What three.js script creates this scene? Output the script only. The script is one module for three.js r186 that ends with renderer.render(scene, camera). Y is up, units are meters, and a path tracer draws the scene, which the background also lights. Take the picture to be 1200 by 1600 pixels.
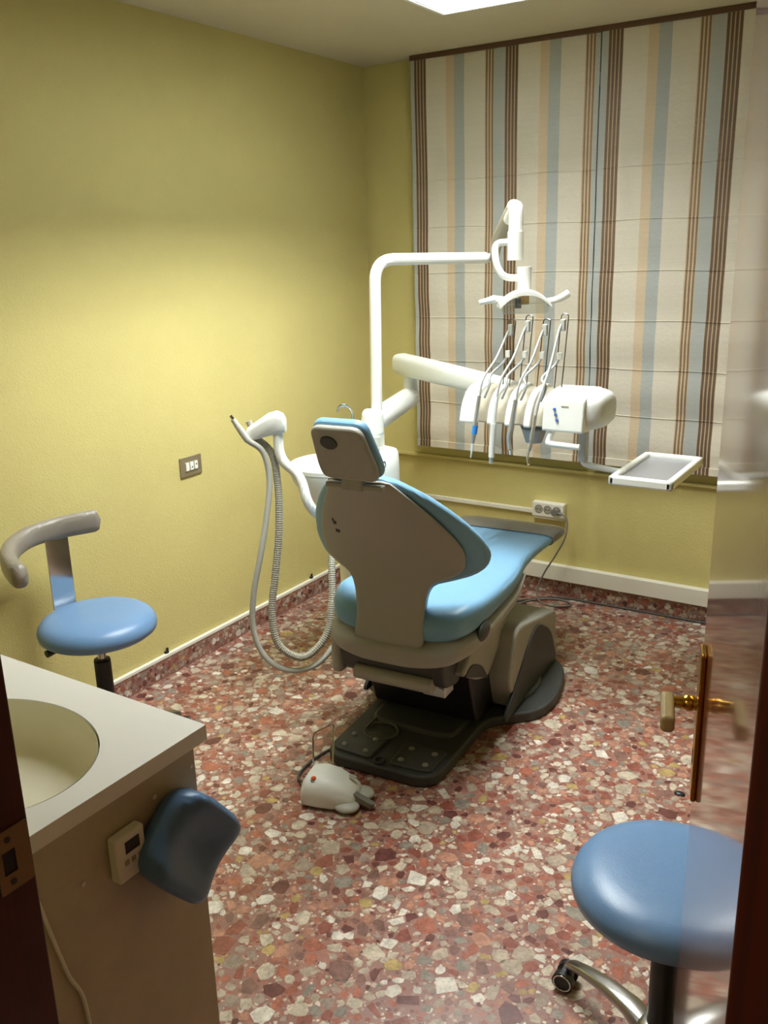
import * as THREE from 'three';
import { RoundedBoxGeometry } from 'three/addons/geometries/RoundedBoxGeometry.js';
import { mergeGeometries, mergeVertices, toCreasedNormals } from 'three/addons/utils/BufferGeometryUtils.js';
import { RectAreaLightUniformsLib } from 'three/addons/lights/RectAreaLightUniformsLib.js';

// ---------------------------------------------------------------- camera, light, exposure
const scene = new THREE.Scene();
scene.background = new THREE.Color().setRGB(0.002, 0.0025, 0.004);   // night outside the window
const camera = new THREE.PerspectiveCamera(59.49, 1200 / 1600, 0.05, 30);
camera.position.set(0, 1.65, 0);
camera.rotation.order = 'YXZ';
camera.rotation.set(THREE.MathUtils.degToRad(-16.36), THREE.MathUtils.degToRad(32.775), THREE.MathUtils.degToRad(-1.525));
const renderer = new THREE.WebGLRenderer({ antialias: true });
renderer.toneMapping = THREE.LinearToneMapping;
renderer.toneMappingExposure = 1.0;
renderer.shadowMap.enabled = true;
RectAreaLightUniformsLib.init();
const TUBE_LIGHT = 185;                                              // radiance of each fluorescent tube strip
const TUBE_COLOR = new THREE.Color().setRGB(0.985, 1.0, 0.95);

// ---------------------------------------------------------------- helpers
const V = (x, y, z) => new THREE.Vector3(x, y, z);
function rng(seed) { let s = seed >>> 0; return () => { s = (s + 0x6d2b79f5) | 0; let t = Math.imul(s ^ (s >>> 15), 1 | s); t = (t + Math.imul(t ^ (t >>> 7), 61 | t)) ^ t; return ((t ^ (t >>> 14)) >>> 0) / 4294967296; }; }
const taken = {};
function numbered(name) { const n = taken[name] = (taken[name] ?? -1) + 1; return n ? name + '_' + String(n).padStart(3, '0') : name; }
function tag(o, label, category, group) { o.userData.label = label; o.userData.category = category; if (group) o.userData.group = group; return o; }
function flat(g) { g = g.index ? g.toNonIndexed() : g; for (const k of Object.keys(g.attributes)) if (!['position', 'normal', 'uv'].includes(k)) g.deleteAttribute(k); if (!g.attributes.uv) g.setAttribute('uv', new THREE.BufferAttribute(new Float32Array(g.attributes.position.count * 2), 2)); return g; }
function merge(...gs) { return mergeGeometries(gs.flat().map(flat)); }
function thing(name, label, category, pos = [0, 0, 0], turn = 0, group) {
  const o = new THREE.Group(); o.name = numbered(name); scene.add(o);
  o.position.set(...pos); o.rotation.y = turn; o.updateMatrix(); o.inv = o.matrix.clone().invert();
  return tag(o, label, category, group);
}
// part whose geometry is given in the thing's own axes
function part(name, geo, mat, parent, label) {
  const m = new THREE.Mesh(geo, mat); m.name = name; m.castShadow = m.receiveShadow = true; parent.add(m); m.inv = parent.inv;
  if (label) m.userData.label = label; return m;
}
// part whose geometry is given in room coordinates
function partW(name, geo, mat, parent, label) { geo = geo.clone(); geo.applyMatrix4(parent.inv); return part(name, geo, mat, parent, label); }
function solo(name, geo, mat, label, category, base, group) {          // a thing that is one mesh; geo in room coordinates
  const m = new THREE.Mesh(geo.clone().translate(-base[0], -base[1], -base[2]), mat); m.name = numbered(name); m.position.set(...base); m.castShadow = m.receiveShadow = true; scene.add(m);
  m.updateMatrix(); m.inv = m.matrix.clone().invert();
  return tag(m, label, category, group);
}
function struct(name, geo, mat, label, category) {
  const m = new THREE.Mesh(geo, mat); m.name = name; m.castShadow = m.receiveShadow = true; scene.add(m); m.inv = new THREE.Matrix4();
  m.userData.kind = 'structure'; return tag(m, label, category);
}
function box(x0, x1, y0, y1, z0, z1, r = 0, seg = 2) {
  const w = x1 - x0, h = y1 - y0, d = z1 - z0;
  const g = r ? new RoundedBoxGeometry(w, h, d, seg, r) : new THREE.BoxGeometry(w, h, d);
  return g.translate((x0 + x1) / 2, (y0 + y1) / 2, (z0 + z1) / 2);
}
function boxUV(g, k = 1) {                                           // uv in metres by dominant axis
  g = flat(g); const p = g.attributes.position, n = g.attributes.normal, uv = g.attributes.uv;
  for (let i = 0; i < p.count; i++) {
    const ax = Math.abs(n.getX(i)), ay = Math.abs(n.getY(i)), az = Math.abs(n.getZ(i));
    if (ay >= ax && ay >= az) uv.setXY(i, p.getX(i) * k, p.getZ(i) * k); else if (ax >= az) uv.setXY(i, p.getZ(i) * k, p.getY(i) * k); else uv.setXY(i, p.getX(i) * k, p.getY(i) * k);
  }
  return g;
}
const ball = (c, r, s = 10) => new THREE.SphereGeometry(r, s * 2, s).translate(c[0], c[1], c[2]);
function tube(pts, r, seg = 48, rad = 12, caps = true) {             // smooth hose through points
  const c = new THREE.CatmullRomCurve3(pts.map((p) => V(...p)), false, 'centripetal');
  const g = [new THREE.TubeGeometry(c, seg, r, rad)];
  if (caps) g.push(ball(pts[0], r * 0.995, 6), ball(pts[pts.length - 1], r * 0.995, 6));
  return merge(g);
}
function pipe(pts, r, bend = 0.04, rad = 16, caps = true) {          // straight runs with rounded bends
  const P = pts.map((p) => V(...p)), path = new THREE.CurvePath(); let last = P[0];
  for (let i = 1; i < P.length - 1; i++) {
    const a = P[i].clone().add(P[i - 1].clone().sub(P[i]).setLength(Math.min(bend, P[i].distanceTo(P[i - 1]) * 0.49)));
    const b = P[i].clone().add(P[i + 1].clone().sub(P[i]).setLength(Math.min(bend, P[i].distanceTo(P[i + 1]) * 0.49)));
    path.add(new THREE.LineCurve3(last, a)); path.add(new THREE.QuadraticBezierCurve3(a, P[i], b)); last = b;
  }
  path.add(new THREE.LineCurve3(last, P[P.length - 1]));
  const samples = []; for (const c of path.curves) { const n = c.isLineCurve3 ? 1 : 8; for (let k = 0; k < n; k++) samples.push(c.getPoint(k / n)); } samples.push(P[P.length - 1]);
  const rings = []; let nrm = null;
  for (let i = 0; i < samples.length; i++) {
    const t = samples[Math.min(i + 1, samples.length - 1)].clone().sub(samples[Math.max(i - 1, 0)]).normalize();
    if (!nrm) nrm = Math.abs(t.y) < 0.9 ? V(0, 1, 0) : V(1, 0, 0);
    nrm = nrm.clone().sub(t.clone().multiplyScalar(nrm.dot(t))).normalize(); const bi = t.clone().cross(nrm);
    const rr = typeof r === 'function' ? r(i / (samples.length - 1)) : r;
    rings.push(Array.from({ length: rad }, (_, k) => { const a = k / rad * 2 * Math.PI; return samples[i].clone().addScaledVector(nrm, Math.cos(a) * rr).addScaledVector(bi, Math.sin(a) * rr); }));
  }
  return loft(rings, caps, caps);
}
function loft(rings, cap0 = true, cap1 = true, crease = 0.7) {       // closed rings joined into a skin
  const n = rings[0].length, pos = [], uv = [];
  const q = (a, b, c) => pos.push(a.x, a.y, a.z, b.x, b.y, b.z, c.x, c.y, c.z);
  for (let i = 0; i < rings.length - 1; i++) for (let k = 0; k < n; k++) {
    const a = rings[i][k], b = rings[i][(k + 1) % n], c = rings[i + 1][(k + 1) % n], d = rings[i + 1][k];
    q(a, b, c); q(a, c, d);
  }
  const cap = (r, flip) => { const c = V(0, 0, 0); r.forEach((p) => c.add(p)); c.multiplyScalar(1 / n); for (let k = 0; k < n; k++) flip ? q(c, r[(k + 1) % n], r[k]) : q(c, r[k], r[(k + 1) % n]); };
  if (cap0) cap(rings[0], true); if (cap1) cap(rings[rings.length - 1], false);
  let g = new THREE.BufferGeometry(); g.setAttribute('position', new THREE.Float32BufferAttribute(pos, 3));
  // outward orientation
  let vol = 0; for (let i = 0; i < pos.length; i += 9) vol += (pos[i] * (pos[i + 4] * pos[i + 8] - pos[i + 5] * pos[i + 7]) - pos[i + 1] * (pos[i + 3] * pos[i + 8] - pos[i + 5] * pos[i + 6]) + pos[i + 2] * (pos[i + 3] * pos[i + 7] - pos[i + 4] * pos[i + 6]));
  if (vol < 0) { const a = g.attributes.position.array; for (let i = 0; i < a.length; i += 9) for (let k = 0; k < 3; k++) { const t = a[i + 3 + k]; a[i + 3 + k] = a[i + 6 + k]; a[i + 6 + k] = t; } }
  g = toCreasedNormals(g, crease);
  return flat(g);
}
function lathe(profile, at = [0, 0, 0], seg = 40) { return new THREE.LatheGeometry(profile.map(([r, y]) => new THREE.Vector2(Math.max(r, 1e-5), y)), seg).translate(...at); }
function shapeOf(pts, round = 0) {                                   // polygon with rounded corners
  const s = new THREE.Shape(), n = pts.length, P = pts.map((p) => new THREE.Vector2(p[0], p[1]));
  for (let i = 0; i < n; i++) {
    const r = pts[i][2] ?? round, a = P[(i + n - 1) % n], b = P[i], c = P[(i + 1) % n];
    const p = b.clone().add(a.clone().sub(b).setLength(Math.min(r, a.distanceTo(b) * 0.49))), q = b.clone().add(c.clone().sub(b).setLength(Math.min(r, c.distanceTo(b) * 0.49)));
    i ? s.lineTo(p.x, p.y) : s.moveTo(p.x, p.y); if (r) s.quadraticCurveTo(b.x, b.y, q.x, q.y);
  }
  s.closePath(); return s;
}
function slab(pts, round, depth, bevel = 0.003, cs = 8) { return new THREE.ExtrudeGeometry(shapeOf(pts, round), { depth: depth - 2 * bevel, bevelEnabled: bevel > 0, bevelThickness: bevel, bevelSize: bevel, bevelOffset: -bevel, bevelSegments: 3, curveSegments: cs }).translate(0, 0, bevel); }
const lerpTable = (t, x) => { if (x <= t[0][0]) return t[0][1]; for (let i = 1; i < t.length; i++) if (x <= t[i][0]) { const f = (x - t[i - 1][0]) / (t[i][0] - t[i - 1][0]); return t[i - 1][1] + (t[i][1] - t[i - 1][1]) * f; } return t[t.length - 1][1]; };
function smoothTable(t, x) {                                         // monotone cubic through a table
  const n = t.length; if (x <= t[0][0]) return t[0][1]; if (x >= t[n - 1][0]) return t[n - 1][1];
  let i = 0; while (x > t[i + 1][0]) i++;
  const d = (k) => (t[k + 1][1] - t[k][1]) / (t[k + 1][0] - t[k][0]);
  const m = (k) => { if (k <= 0) return d(0); if (k >= n - 1) return d(n - 2); const a = d(k - 1), b = d(k); return a * b <= 0 ? 0 : 2 * a * b / (a + b); };
  const h = t[i + 1][0] - t[i][0], s = (x - t[i][0]) / h, s2 = s * s, s3 = s2 * s;
  return (2 * s3 - 3 * s2 + 1) * t[i][1] + (s3 - 2 * s2 + s) * h * m(i) + (-2 * s3 + 3 * s2) * t[i + 1][1] + (s3 - s2) * h * m(i + 1);
}
const sp = (v, e) => Math.sign(v) * Math.pow(Math.abs(v), e);

// ---------------------------------------------------------------- textures
function canvasTex(w, h, draw, color = true) {
  const c = document.createElement('canvas'); c.width = w; c.height = h; draw(c.getContext('2d'), w, h);
  const t = new THREE.CanvasTexture(c); t.wrapS = t.wrapT = THREE.RepeatWrapping; if (color) t.colorSpace = THREE.SRGBColorSpace; return t;
}
function noiseTex(n, seed, octaves, lo, hi, color = false, tint = [1, 1, 1]) {   // tiling value noise
  const R = rng(seed), data = new Uint8Array(n * n * 4), layers = octaves.map(([f, a]) => ({ f, a, g: Float32Array.from({ length: f * f }, R) }));
  const tot = octaves.reduce((s, o) => s + o[1], 0);
  for (let y = 0; y < n; y++) for (let x = 0; x < n; x++) {
    let v = 0;
    for (const { f, a, g } of layers) {
      const fx = x / n * f, fy = y / n * f, ix = Math.floor(fx), iy = Math.floor(fy), u = fx - ix, w = fy - iy, su = u * u * (3 - 2 * u), sw = w * w * (3 - 2 * w), q = (i, j) => g[((iy + j) % f) * f + (ix + i) % f];
      v += a * ((q(0, 0) * (1 - su) + q(1, 0) * su) * (1 - sw) + (q(0, 1) * (1 - su) + q(1, 1) * su) * sw);
    }
    v = lo + (hi - lo) * (v / tot); const o = (y * n + x) * 4;
    for (let k = 0; k < 3; k++) data[o + k] = Math.max(0, Math.min(255, v * 255 * tint[k])); data[o + 3] = 255;
  }
  const t = new THREE.DataTexture(data, n, n); t.wrapS = t.wrapT = THREE.RepeatWrapping; t.magFilter = THREE.LinearFilter; t.minFilter = THREE.LinearFilter; if (color) t.colorSpace = THREE.SRGBColorSpace; t.needsUpdate = true; return t;
}
const rep = (t, x, y) => { const c = t.clone(); c.repeat.set(x, y); c.needsUpdate = true; return c; };
const std = (o) => new THREE.MeshStandardMaterial(o), phy = (o) => new THREE.MeshPhysicalMaterial(o);

const wallBump = noiseTex(512, 5, [[64, 0.5], [128, 1], [256, 0.7]], 0, 1);
const wallTone = noiseTex(256, 6, [[4, 1], [8, 0.7], [32, 0.4]], 0.955, 1.0, true);
const grime = noiseTex(256, 9, [[6, 1], [16, 0.8], [64, 0.5]], 0.9, 1.0, true);
const leatherBump = noiseTex(256, 12, [[64, 1], [128, 1]], 0, 1);

const M = {
  wall: std({ color: '#d0c480', roughness: 0.82, map: rep(wallTone, 0.8, 0.8), bumpMap: rep(wallBump, 2.2, 2.2), bumpScale: 0.0012 }),
  ceiling: std({ color: '#cbc2a6', roughness: 0.9, map: rep(wallTone, 0.6, 0.6), bumpMap: rep(wallBump, 2, 2), bumpScale: 0.0008 }),
  corridor: std({ color: '#e6dcc2', roughness: 0.85 }),
  white: std({ color: '#eceee8', roughness: 0.32 }),
  whiteSoft: std({ color: '#e2e6e2', roughness: 0.45 }),
  trunk: std({ color: '#e8e6da', roughness: 0.45 }),
  channel: std({ color: '#a69f8c', roughness: 0.4 }),
  beige: std({ color: '#a6a59d', roughness: 0.5, map: rep(grime, 1, 1) }),
  darkGrey: std({ color: '#3c3e3d', roughness: 0.5, map: rep(grime, 1, 1) }),
  black: std({ color: '#17171a', roughness: 0.45 }),
  blue: phy({ color: '#74a2c4', roughness: 0.42, bumpMap: rep(leatherBump, 6, 6), bumpScale: 0.0002, sheen: 0.1 }),
  stoolBlue: phy({ color: '#6b90bc', roughness: 0.33, bumpMap: rep(leatherBump, 4, 4), bumpScale: 0.0002 }),
  padBlue: phy({ color: '#567aa6', roughness: 0.42 }),
  greyPad: std({ color: '#8d877e', roughness: 0.38 }),
  chrome: std({ color: '#d5d6d6', metalness: 1, roughness: 0.12 }),
  steel: std({ color: '#bfc0bf', metalness: 0.75, roughness: 0.3 }),
  alu: std({ color: '#a7a6a2', metalness: 1, roughness: 0.3 }),
  wire: std({ color: '#8d8f92', metalness: 1, roughness: 0.25 }),
  brass: std({ color: '#c79a45', metalness: 1, roughness: 0.2 }),
  onyx: std({ color: '#d9c28c', roughness: 0.25, map: rep(noiseTex(64, 31, [[4, 1], [12, 1]], 0.55, 1, true), 20, 20) }),
  hose: std({ color: '#b5b6ae', roughness: 0.5 }),
  hoseGrey: std({ color: '#9d9a8c', roughness: 0.55 }),
  tubing: std({ color: '#a3a7a8', roughness: 0.45 }),
  cable: std({ color: '#4c4c4a', roughness: 0.6 }),
  greyCable: std({ color: '#77756d', roughness: 0.6 }),
  clear: phy({ color: '#f2f4f2', roughness: 0.12, transmission: 0.86, thickness: 0, ior: 1.5 }),
  glass: phy({ color: '#f4fbff', roughness: 0.02, transmission: 1, thickness: 0 }),
  smoke: phy({ color: '#98948a', roughness: 0.2, transmission: 0.5, thickness: 0 }),
  reflector: std({ color: '#e9e9e4', metalness: 0.6, roughness: 0.25 }),
  louvre: std({ color: '#dfe2e6', metalness: 0.9, roughness: 0.3 }),
  housing: std({ color: '#e8eaec', roughness: 0.5 }),
  orange: std({ color: '#d3521c', roughness: 0.3 }),
  blueBand: std({ color: '#2f86d8', roughness: 0.4 }),
  buttonBlue: std({ color: '#4a66b5', roughness: 0.35 }),
  screen: std({ color: '#3b332e', roughness: 0.25 }),
  basin: std({ color: '#eeead8', roughness: 0.3 }),
  laminate: std({ color: '#f1f1ee', roughness: 0.38 }),
  cabinet: std({ color: '#c6bba2', roughness: 0.55, map: rep(grime, 2, 2) }),
  plate: std({ color: '#8f7a55', metalness: 0.4, roughness: 0.4 }),
  tray: std({ color: '#a9abb0', metalness: 0.5, roughness: 0.35 }),
  winFrame: std({ color: '#d8d4c8', roughness: 0.5 }),
};
// varnished door wood
const woodTex = canvasTex(512, 512, (c, w, h) => {
  c.fillStyle = '#8a4a24'; c.fillRect(0, 0, w, h); const R = rng(77);
  for (let i = 0; i < 900; i++) { const x = R() * w, l = 60 + R() * 420, y = R() * h; c.strokeStyle = R() < 0.5 ? `rgba(70,30,12,${0.05 + R() * 0.14})` : `rgba(170,100,55,${0.04 + R() * 0.12})`; c.lineWidth = 0.6 + R() * 2; for (const dy of [0, -h]) { c.beginPath(); c.moveTo(x, y + dy); c.bezierCurveTo(x + R() * 4, y + dy + l * 0.3, x - R() * 4, y + dy + l * 0.6, x, y + dy + l); c.stroke(); } }
});
const woodRough = noiseTex(256, 41, [[32, 1], [64, 1]], 0.18, 0.34);
M.doorWood = phy({ color: '#ffffff', map: rep(woodTex, 1.4, 0.6), roughness: 0.35, clearcoat: 1, clearcoatRoughness: 0.07, bumpMap: rep(noiseTex(256, 43, [[128, 1], [64, 0.5]], 0, 1), 6, 1.0), bumpScale: 0.00016 });
M.frameWood = std({ color: '#8e5a3c', map: rep(woodTex, 1.6, 0.7), roughness: 0.45 });

// striped blind fabric: one repeat of 0.45 m, woven stripes
const PERIOD = 0.45;
const stripeTex = canvasTex(1024, 1024, (c, w, h) => {
  const R = rng(3), m = w / PERIOD, bar = (a, b, col) => { c.fillStyle = col; c.fillRect(a * m, 0, (b - a) * m + 1, h); };
  bar(0, PERIOD, '#ddd6c6');
  bar(0, 0.06, '#b8a084'); for (let k = 0; k < 4; k++) bar(0.0015 + k * 0.0155, 0.0115 + k * 0.0155, '#5f4c38');
  bar(0.16, 0.2, '#d5c1a2'); bar(0.2, 0.25, '#b1b6b3');
  bar(0.353, 0.397, '#cdb898'); for (let k = 0; k < 3; k++) bar(0.357 + k * 0.0145, 0.3645 + k * 0.0145, '#7f684e');
  bar(0.397, 0.45, '#b1b6b3');
  for (let y = 0; y < h; y += 4) { c.fillStyle = `rgba(${R() < 0.5 ? '255,250,235' : '60,50,40'},${R() * 0.05})`; c.fillRect(0, y, w, 2); }
  for (let i = 0; i < 9000; i++) { c.fillStyle = `rgba(${R() < 0.5 ? '255,248,232' : '70,58,45'},${R() * 0.1})`; c.fillRect(R() * w, R() * h, 1 + R() * 3, 1 + R() * 8); }
});
const fabricBump = noiseTex(512, 21, [[6, 1], [12, 1], [40, 0.5], [200, 0.4]], 0, 1);
M.fabric = std({ map: rep(stripeTex, 1 / PERIOD, 1 / 0.45), roughness: 0.75, bumpMap: rep(fabricBump, 2.2, 2.2), bumpScale: 0.004 });
M.rail = std({ color: '#5d4330', roughness: 0.5 });

// terrazzo: pink cement with fine grit; the larger stones are laid as pieces
const cementTex = canvasTex(1024, 1024, (c, w, h) => {
  const R = rng(11); c.fillStyle = '#8d695f'; c.fillRect(0, 0, w, h);
  for (let i = 0; i < 260; i++) { c.fillStyle = R() < 0.5 ? 'rgba(120,62,54,0.12)' : 'rgba(178,120,106,0.12)'; c.beginPath(); c.arc(R() * w, R() * h, 20 + R() * 60, 0, 7); c.fill(); }
  const cols = ['#b09c8a', '#85503f', '#6d4039', '#a87a68', '#bba795', '#97786c', '#a0604c', '#d2c6b6', '#7a5a50'];
  for (let i = 0; i < 9000; i++) {
    const x = R() * w, y = R() * h, r = 1 + Math.pow(R(), 3) * 9; c.fillStyle = cols[Math.floor(R() * cols.length)]; const a0 = R() * 6.28;
    for (const dx of [0, -w]) for (const dy of [0, -h]) { if ((dx && x < w - 12) || (dy && y < h - 12)) continue; c.beginPath(); for (let k = 0; k < 6; k++) { const a = a0 + k / 6 * 6.28, q = r * (0.6 + R() * 0.6); c.lineTo(x + dx + Math.cos(a) * q, y + dy + Math.sin(a) * q); } c.fill(); }
  }
});
const chipTone = noiseTex(256, 15, [[8, 1], [20, 1], [64, 0.8]], 0.7, 1.12, true);
M.cement = std({ map: rep(cementTex, 1.25, 1.25), roughness: 0.3 });
const CHIPS = [['#cdbfab', 17], ['#bcab99', 15], ['#e2dacd', 9], ['#95594c', 12], ['#704540', 8], ['#ad6b57', 8], ['#bd8a74', 9], ['#a89587', 9], ['#b99f69', 3], ['#8a675d', 8], ['#958c81', 5]];
const chipMats = CHIPS.map(([c]) => std({ color: c, map: rep(chipTone, 7, 7), roughness: 0.26 }));
const pickChip = (R) => { let t = R() * CHIPS.reduce((s, c) => s + c[1], 0); for (let i = 0; i < CHIPS.length; i++) { t -= CHIPS[i][1]; if (t <= 0) return i; } return 0; };
// scatter irregular stones over a rectangle; returns outlines in rectangle coordinates
function scatterStones(w, h, levels, seed, rMax) {
  const R = rng(seed), cell = rMax * 2.2, nx = Math.ceil(w / cell), ny = Math.ceil(h / cell), grid = Array.from({ length: nx * ny }, () => []), out = [];
  for (const [r0, r1, tries] of levels) for (let t = 0; t < tries; t++) {
    const r = r0 + (r1 - r0) * R(), x = r + R() * (w - 2 * r), y = r + R() * (h - 2 * r), cx = Math.floor(x / cell), cy = Math.floor(y / cell); let ok = true;
    for (let j = Math.max(0, cy - 1); ok && j <= Math.min(ny - 1, cy + 1); j++) for (let i = Math.max(0, cx - 1); ok && i <= Math.min(nx - 1, cx + 1); i++) for (const q of grid[j * nx + i]) if ((q.x - x) ** 2 + (q.y - y) ** 2 < ((q.r + r) * 0.75) ** 2) { ok = false; break; }
    if (!ok) continue;
    const n = 4 + Math.floor(R() * 4), a0 = R() * 6.28, sq = 0.6 + R() * 0.4, rot = R() * 6.28, pts = [];
    for (let k = 0; k < n; k++) { const a = a0 + (k + (R() - 0.5) * 0.7) / n * 6.28, q = r * (0.8 + R() * 0.34), px = Math.cos(a) * q, py = Math.sin(a) * q * sq; pts.push([px * Math.cos(rot) - py * Math.sin(rot), px * Math.sin(rot) + py * Math.cos(rot)]); }
    const s = { x, y, r, pts, m: pickChip(R) }; grid[cy * nx + cx].push(s); out.push(s);
  }
  return out;
}
function stoneGeo(s, P, lift) {                                      // P maps rectangle coordinates + height to space
  const pos = [], nor = [], uv = [], n = s.pts.length, N = P.n;
  for (let k = 0; k < n; k++) { const a = s.pts[k], b = s.pts[(k + 1) % n]; for (const [px, py] of [[0, 0], a, b]) { const p = P(s.x + px, s.y + py, lift); pos.push(...p); nor.push(...N); uv.push(s.x + px + s.m * 0.37, s.y + py); } }
  const g = new THREE.BufferGeometry(); g.setAttribute('position', new THREE.Float32BufferAttribute(pos, 3)); g.setAttribute('normal', new THREE.Float32BufferAttribute(nor, 3)); g.setAttribute('uv', new THREE.Float32BufferAttribute(uv, 2));
  const a = pos, e1 = V(a[3] - a[0], a[4] - a[1], a[5] - a[2]), e2 = V(a[6] - a[0], a[7] - a[1], a[8] - a[2]);
  if (e1.cross(e2).dot(V(...N)) < 0) { const q = g.attributes.position.array, u = g.attributes.uv.array; for (let i = 0; i < n; i++) { for (let k = 0; k < 3; k++) { const t = q[i * 9 + 3 + k]; q[i * 9 + 3 + k] = q[i * 9 + 6 + k]; q[i * 9 + 6 + k] = t; } for (let k = 0; k < 2; k++) { const t = u[i * 6 + 2 + k]; u[i * 6 + 2 + k] = u[i * 6 + 4 + k]; u[i * 6 + 4 + k] = t; } } }
  return g;
}

// ---------------------------------------------------------------- room shell
const XL = -2.57, XR = 0.45, ZB = -3.905, ZF = -0.55, ZC = -0.43, CEIL = 2.48;
const DL = -0.897, DR = -0.06, DH = 2.03;                            // door opening
struct('floor', boxUV(box(XL - 0.15, 1.5, -0.1, 0, ZB - 0.2, 1.4)), M.cement, 'polished terrazzo floor of red, cream and brown stones', 'floor');
const floor = scene.getObjectByName('floor');
{
  const x0 = XL + 0.015, x1 = 0.42, z0 = ZB + 0.015, z1 = ZF + 0.2, P = (x, y, l) => [x0 + x, l, z0 + y]; P.n = [0, 1, 0];
  const stones = scatterStones(x1 - x0, z1 - z0, [[0.024, 0.036, 1500], [0.016, 0.024, 16000], [0.01, 0.016, 60000], [0.0055, 0.01, 40000]], 101, 0.036);
  camera.updateMatrixWorld();
  const p = V(), inv = camera.matrixWorldInverse; let list = [];
  for (const s of stones) {                                          // the largest ones in view become pieces of their own
    p.set(x0 + s.x, 0, z0 + s.y).applyMatrix4(inv); const d = -p.z, px = 600 + 1400 * p.x / d, py = 800 - 1400 * p.y / d;
    const hid = px < 350 || px > 1085 || (px > 470 && px < 860 && py < 1235) || (px > 880 && py > 1270);
    s.v = d > 0.2 && py > 900 && py < 1600 && !hid ? (s.r / d) ** 2 * (1.65 / p.length()) : 0;
  }
  list = stones.slice().sort((a, b) => b.v - a.v); const big = new Set(list.slice(0, 300));
  for (const s of big) { const m = new THREE.Mesh(stoneGeo(s, P, 0.0004), chipMats[s.m]); m.name = 'terrazzo_stone'; m.receiveShadow = true; floor.add(m); }
  CHIPS.forEach((c, i) => { const g = stones.filter((s) => s.m === i && !big.has(s)).map((s) => stoneGeo(s, P, 0.0004)); const m = new THREE.Mesh(mergeGeometries(g), chipMats[i]); m.name = 'small_terrazzo_stones'; m.userData.kind = 'stuff'; m.receiveShadow = true; floor.add(m); });
}
const LX0 = -1.78, LX1 = -1.18, LZ0 = -3.26, LZ1 = -1.76;            // opening of the ceiling light
struct('ceiling', boxUV(merge(box(XL - 0.15, LX0, CEIL, CEIL + 0.14, ZB - 0.2, 1.4), box(LX1, 1.5, CEIL, CEIL + 0.14, ZB - 0.2, 1.4), box(LX0, LX1, CEIL, CEIL + 0.14, ZB - 0.2, LZ0), box(LX0, LX1, CEIL, CEIL + 0.14, LZ1, 1.4))), M.ceiling, 'plain cream painted ceiling above the treatment room', 'ceiling');
struct('wall_left', boxUV(box(XL - 0.15, XL, 0, CEIL, ZB, 1.4)), M.wall, 'yellow textured wall with the light switch', 'wall');
struct('wall_right', boxUV(box(XR, XR + 0.15, 0, CEIL, ZB, ZF)), M.wall, 'yellow wall behind the open door', 'wall');
const WX0 = -2.2, WX1 = -0.86, WY0 = 0.74, WY1 = 2.34;
struct('wall_back', boxUV(merge(box(XL - 0.15, WX0, 0, CEIL, ZB - 0.2, ZB), box(WX1, XR + 0.15, 0, CEIL, ZB - 0.2, ZB), box(WX0, WX1, 0, WY0, ZB - 0.2, ZB), box(WX0, WX1, WY1, CEIL, ZB - 0.2, ZB))), M.wall, 'yellow wall below and beside the striped window blinds', 'wall');
struct('wall_front', boxUV(merge(box(XL, DL - 0.02, 0, CEIL, ZF, ZC), box(DR + 0.02, 1.5, 0, CEIL, ZF, ZC), box(DL - 0.02, DR + 0.02, DH + 0.02, CEIL, ZF, ZC))), M.wall, 'wall around the doorway to the corridor', 'wall');
struct('wall_corridor_back', boxUV(box(XL - 0.15, 1.5, 0, CEIL, 1.4, 1.55)), M.corridor, 'cream corridor wall behind the doorway', 'wall');
struct('wall_corridor_right', boxUV(box(1.5, 1.65, 0, CEIL, ZC, 1.4)), M.corridor, 'cream end wall of the corridor', 'wall');

function skirting(name, geo, len, P, label, seed) {
  const b = struct(name, boxUV(geo), M.cement, label, 'baseboard');
  const st = scatterStones(len, 0.074, [[0.012, 0.02, Math.round(500 * len)], [0.007, 0.012, Math.round(1500 * len)]], seed, 0.02);
  CHIPS.forEach((c, i) => { const g = st.filter((s) => s.m === i).map((s) => stoneGeo(s, P, 0.0004)); if (!g.length) return; const m = new THREE.Mesh(mergeGeometries(g), chipMats[i]); m.name = 'small_terrazzo_stones'; m.userData.kind = 'stuff'; b.add(m); });
}
{
  const P = (x, y, l) => [XL + 0.014 + l, y + 0.002, ZB + 0.02 + x]; P.n = [1, 0, 0];
  skirting('baseboard_left', box(XL, XL + 0.014, 0, 0.078, ZB, ZF), 3.2, P, 'terrazzo skirting along the left yellow wall', 201);
  const Q = (x, y, l) => [XL + 0.02 + x, y + 0.002, ZB + 0.014 + l]; Q.n = [0, 0, 1];
  skirting('baseboard_back', box(XL + 0.014, XR, 0, 0.078, ZB, ZB + 0.014), 2.9, Q, 'terrazzo skirting below the window wall', 202);
}
struct('trim_1', boxUV(box(XL, XR, 0.624, 0.64, ZB, ZB + 0.022, 0.004)), M.wall, 'narrow yellow ledge running below the blinds', 'ledge');
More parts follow.
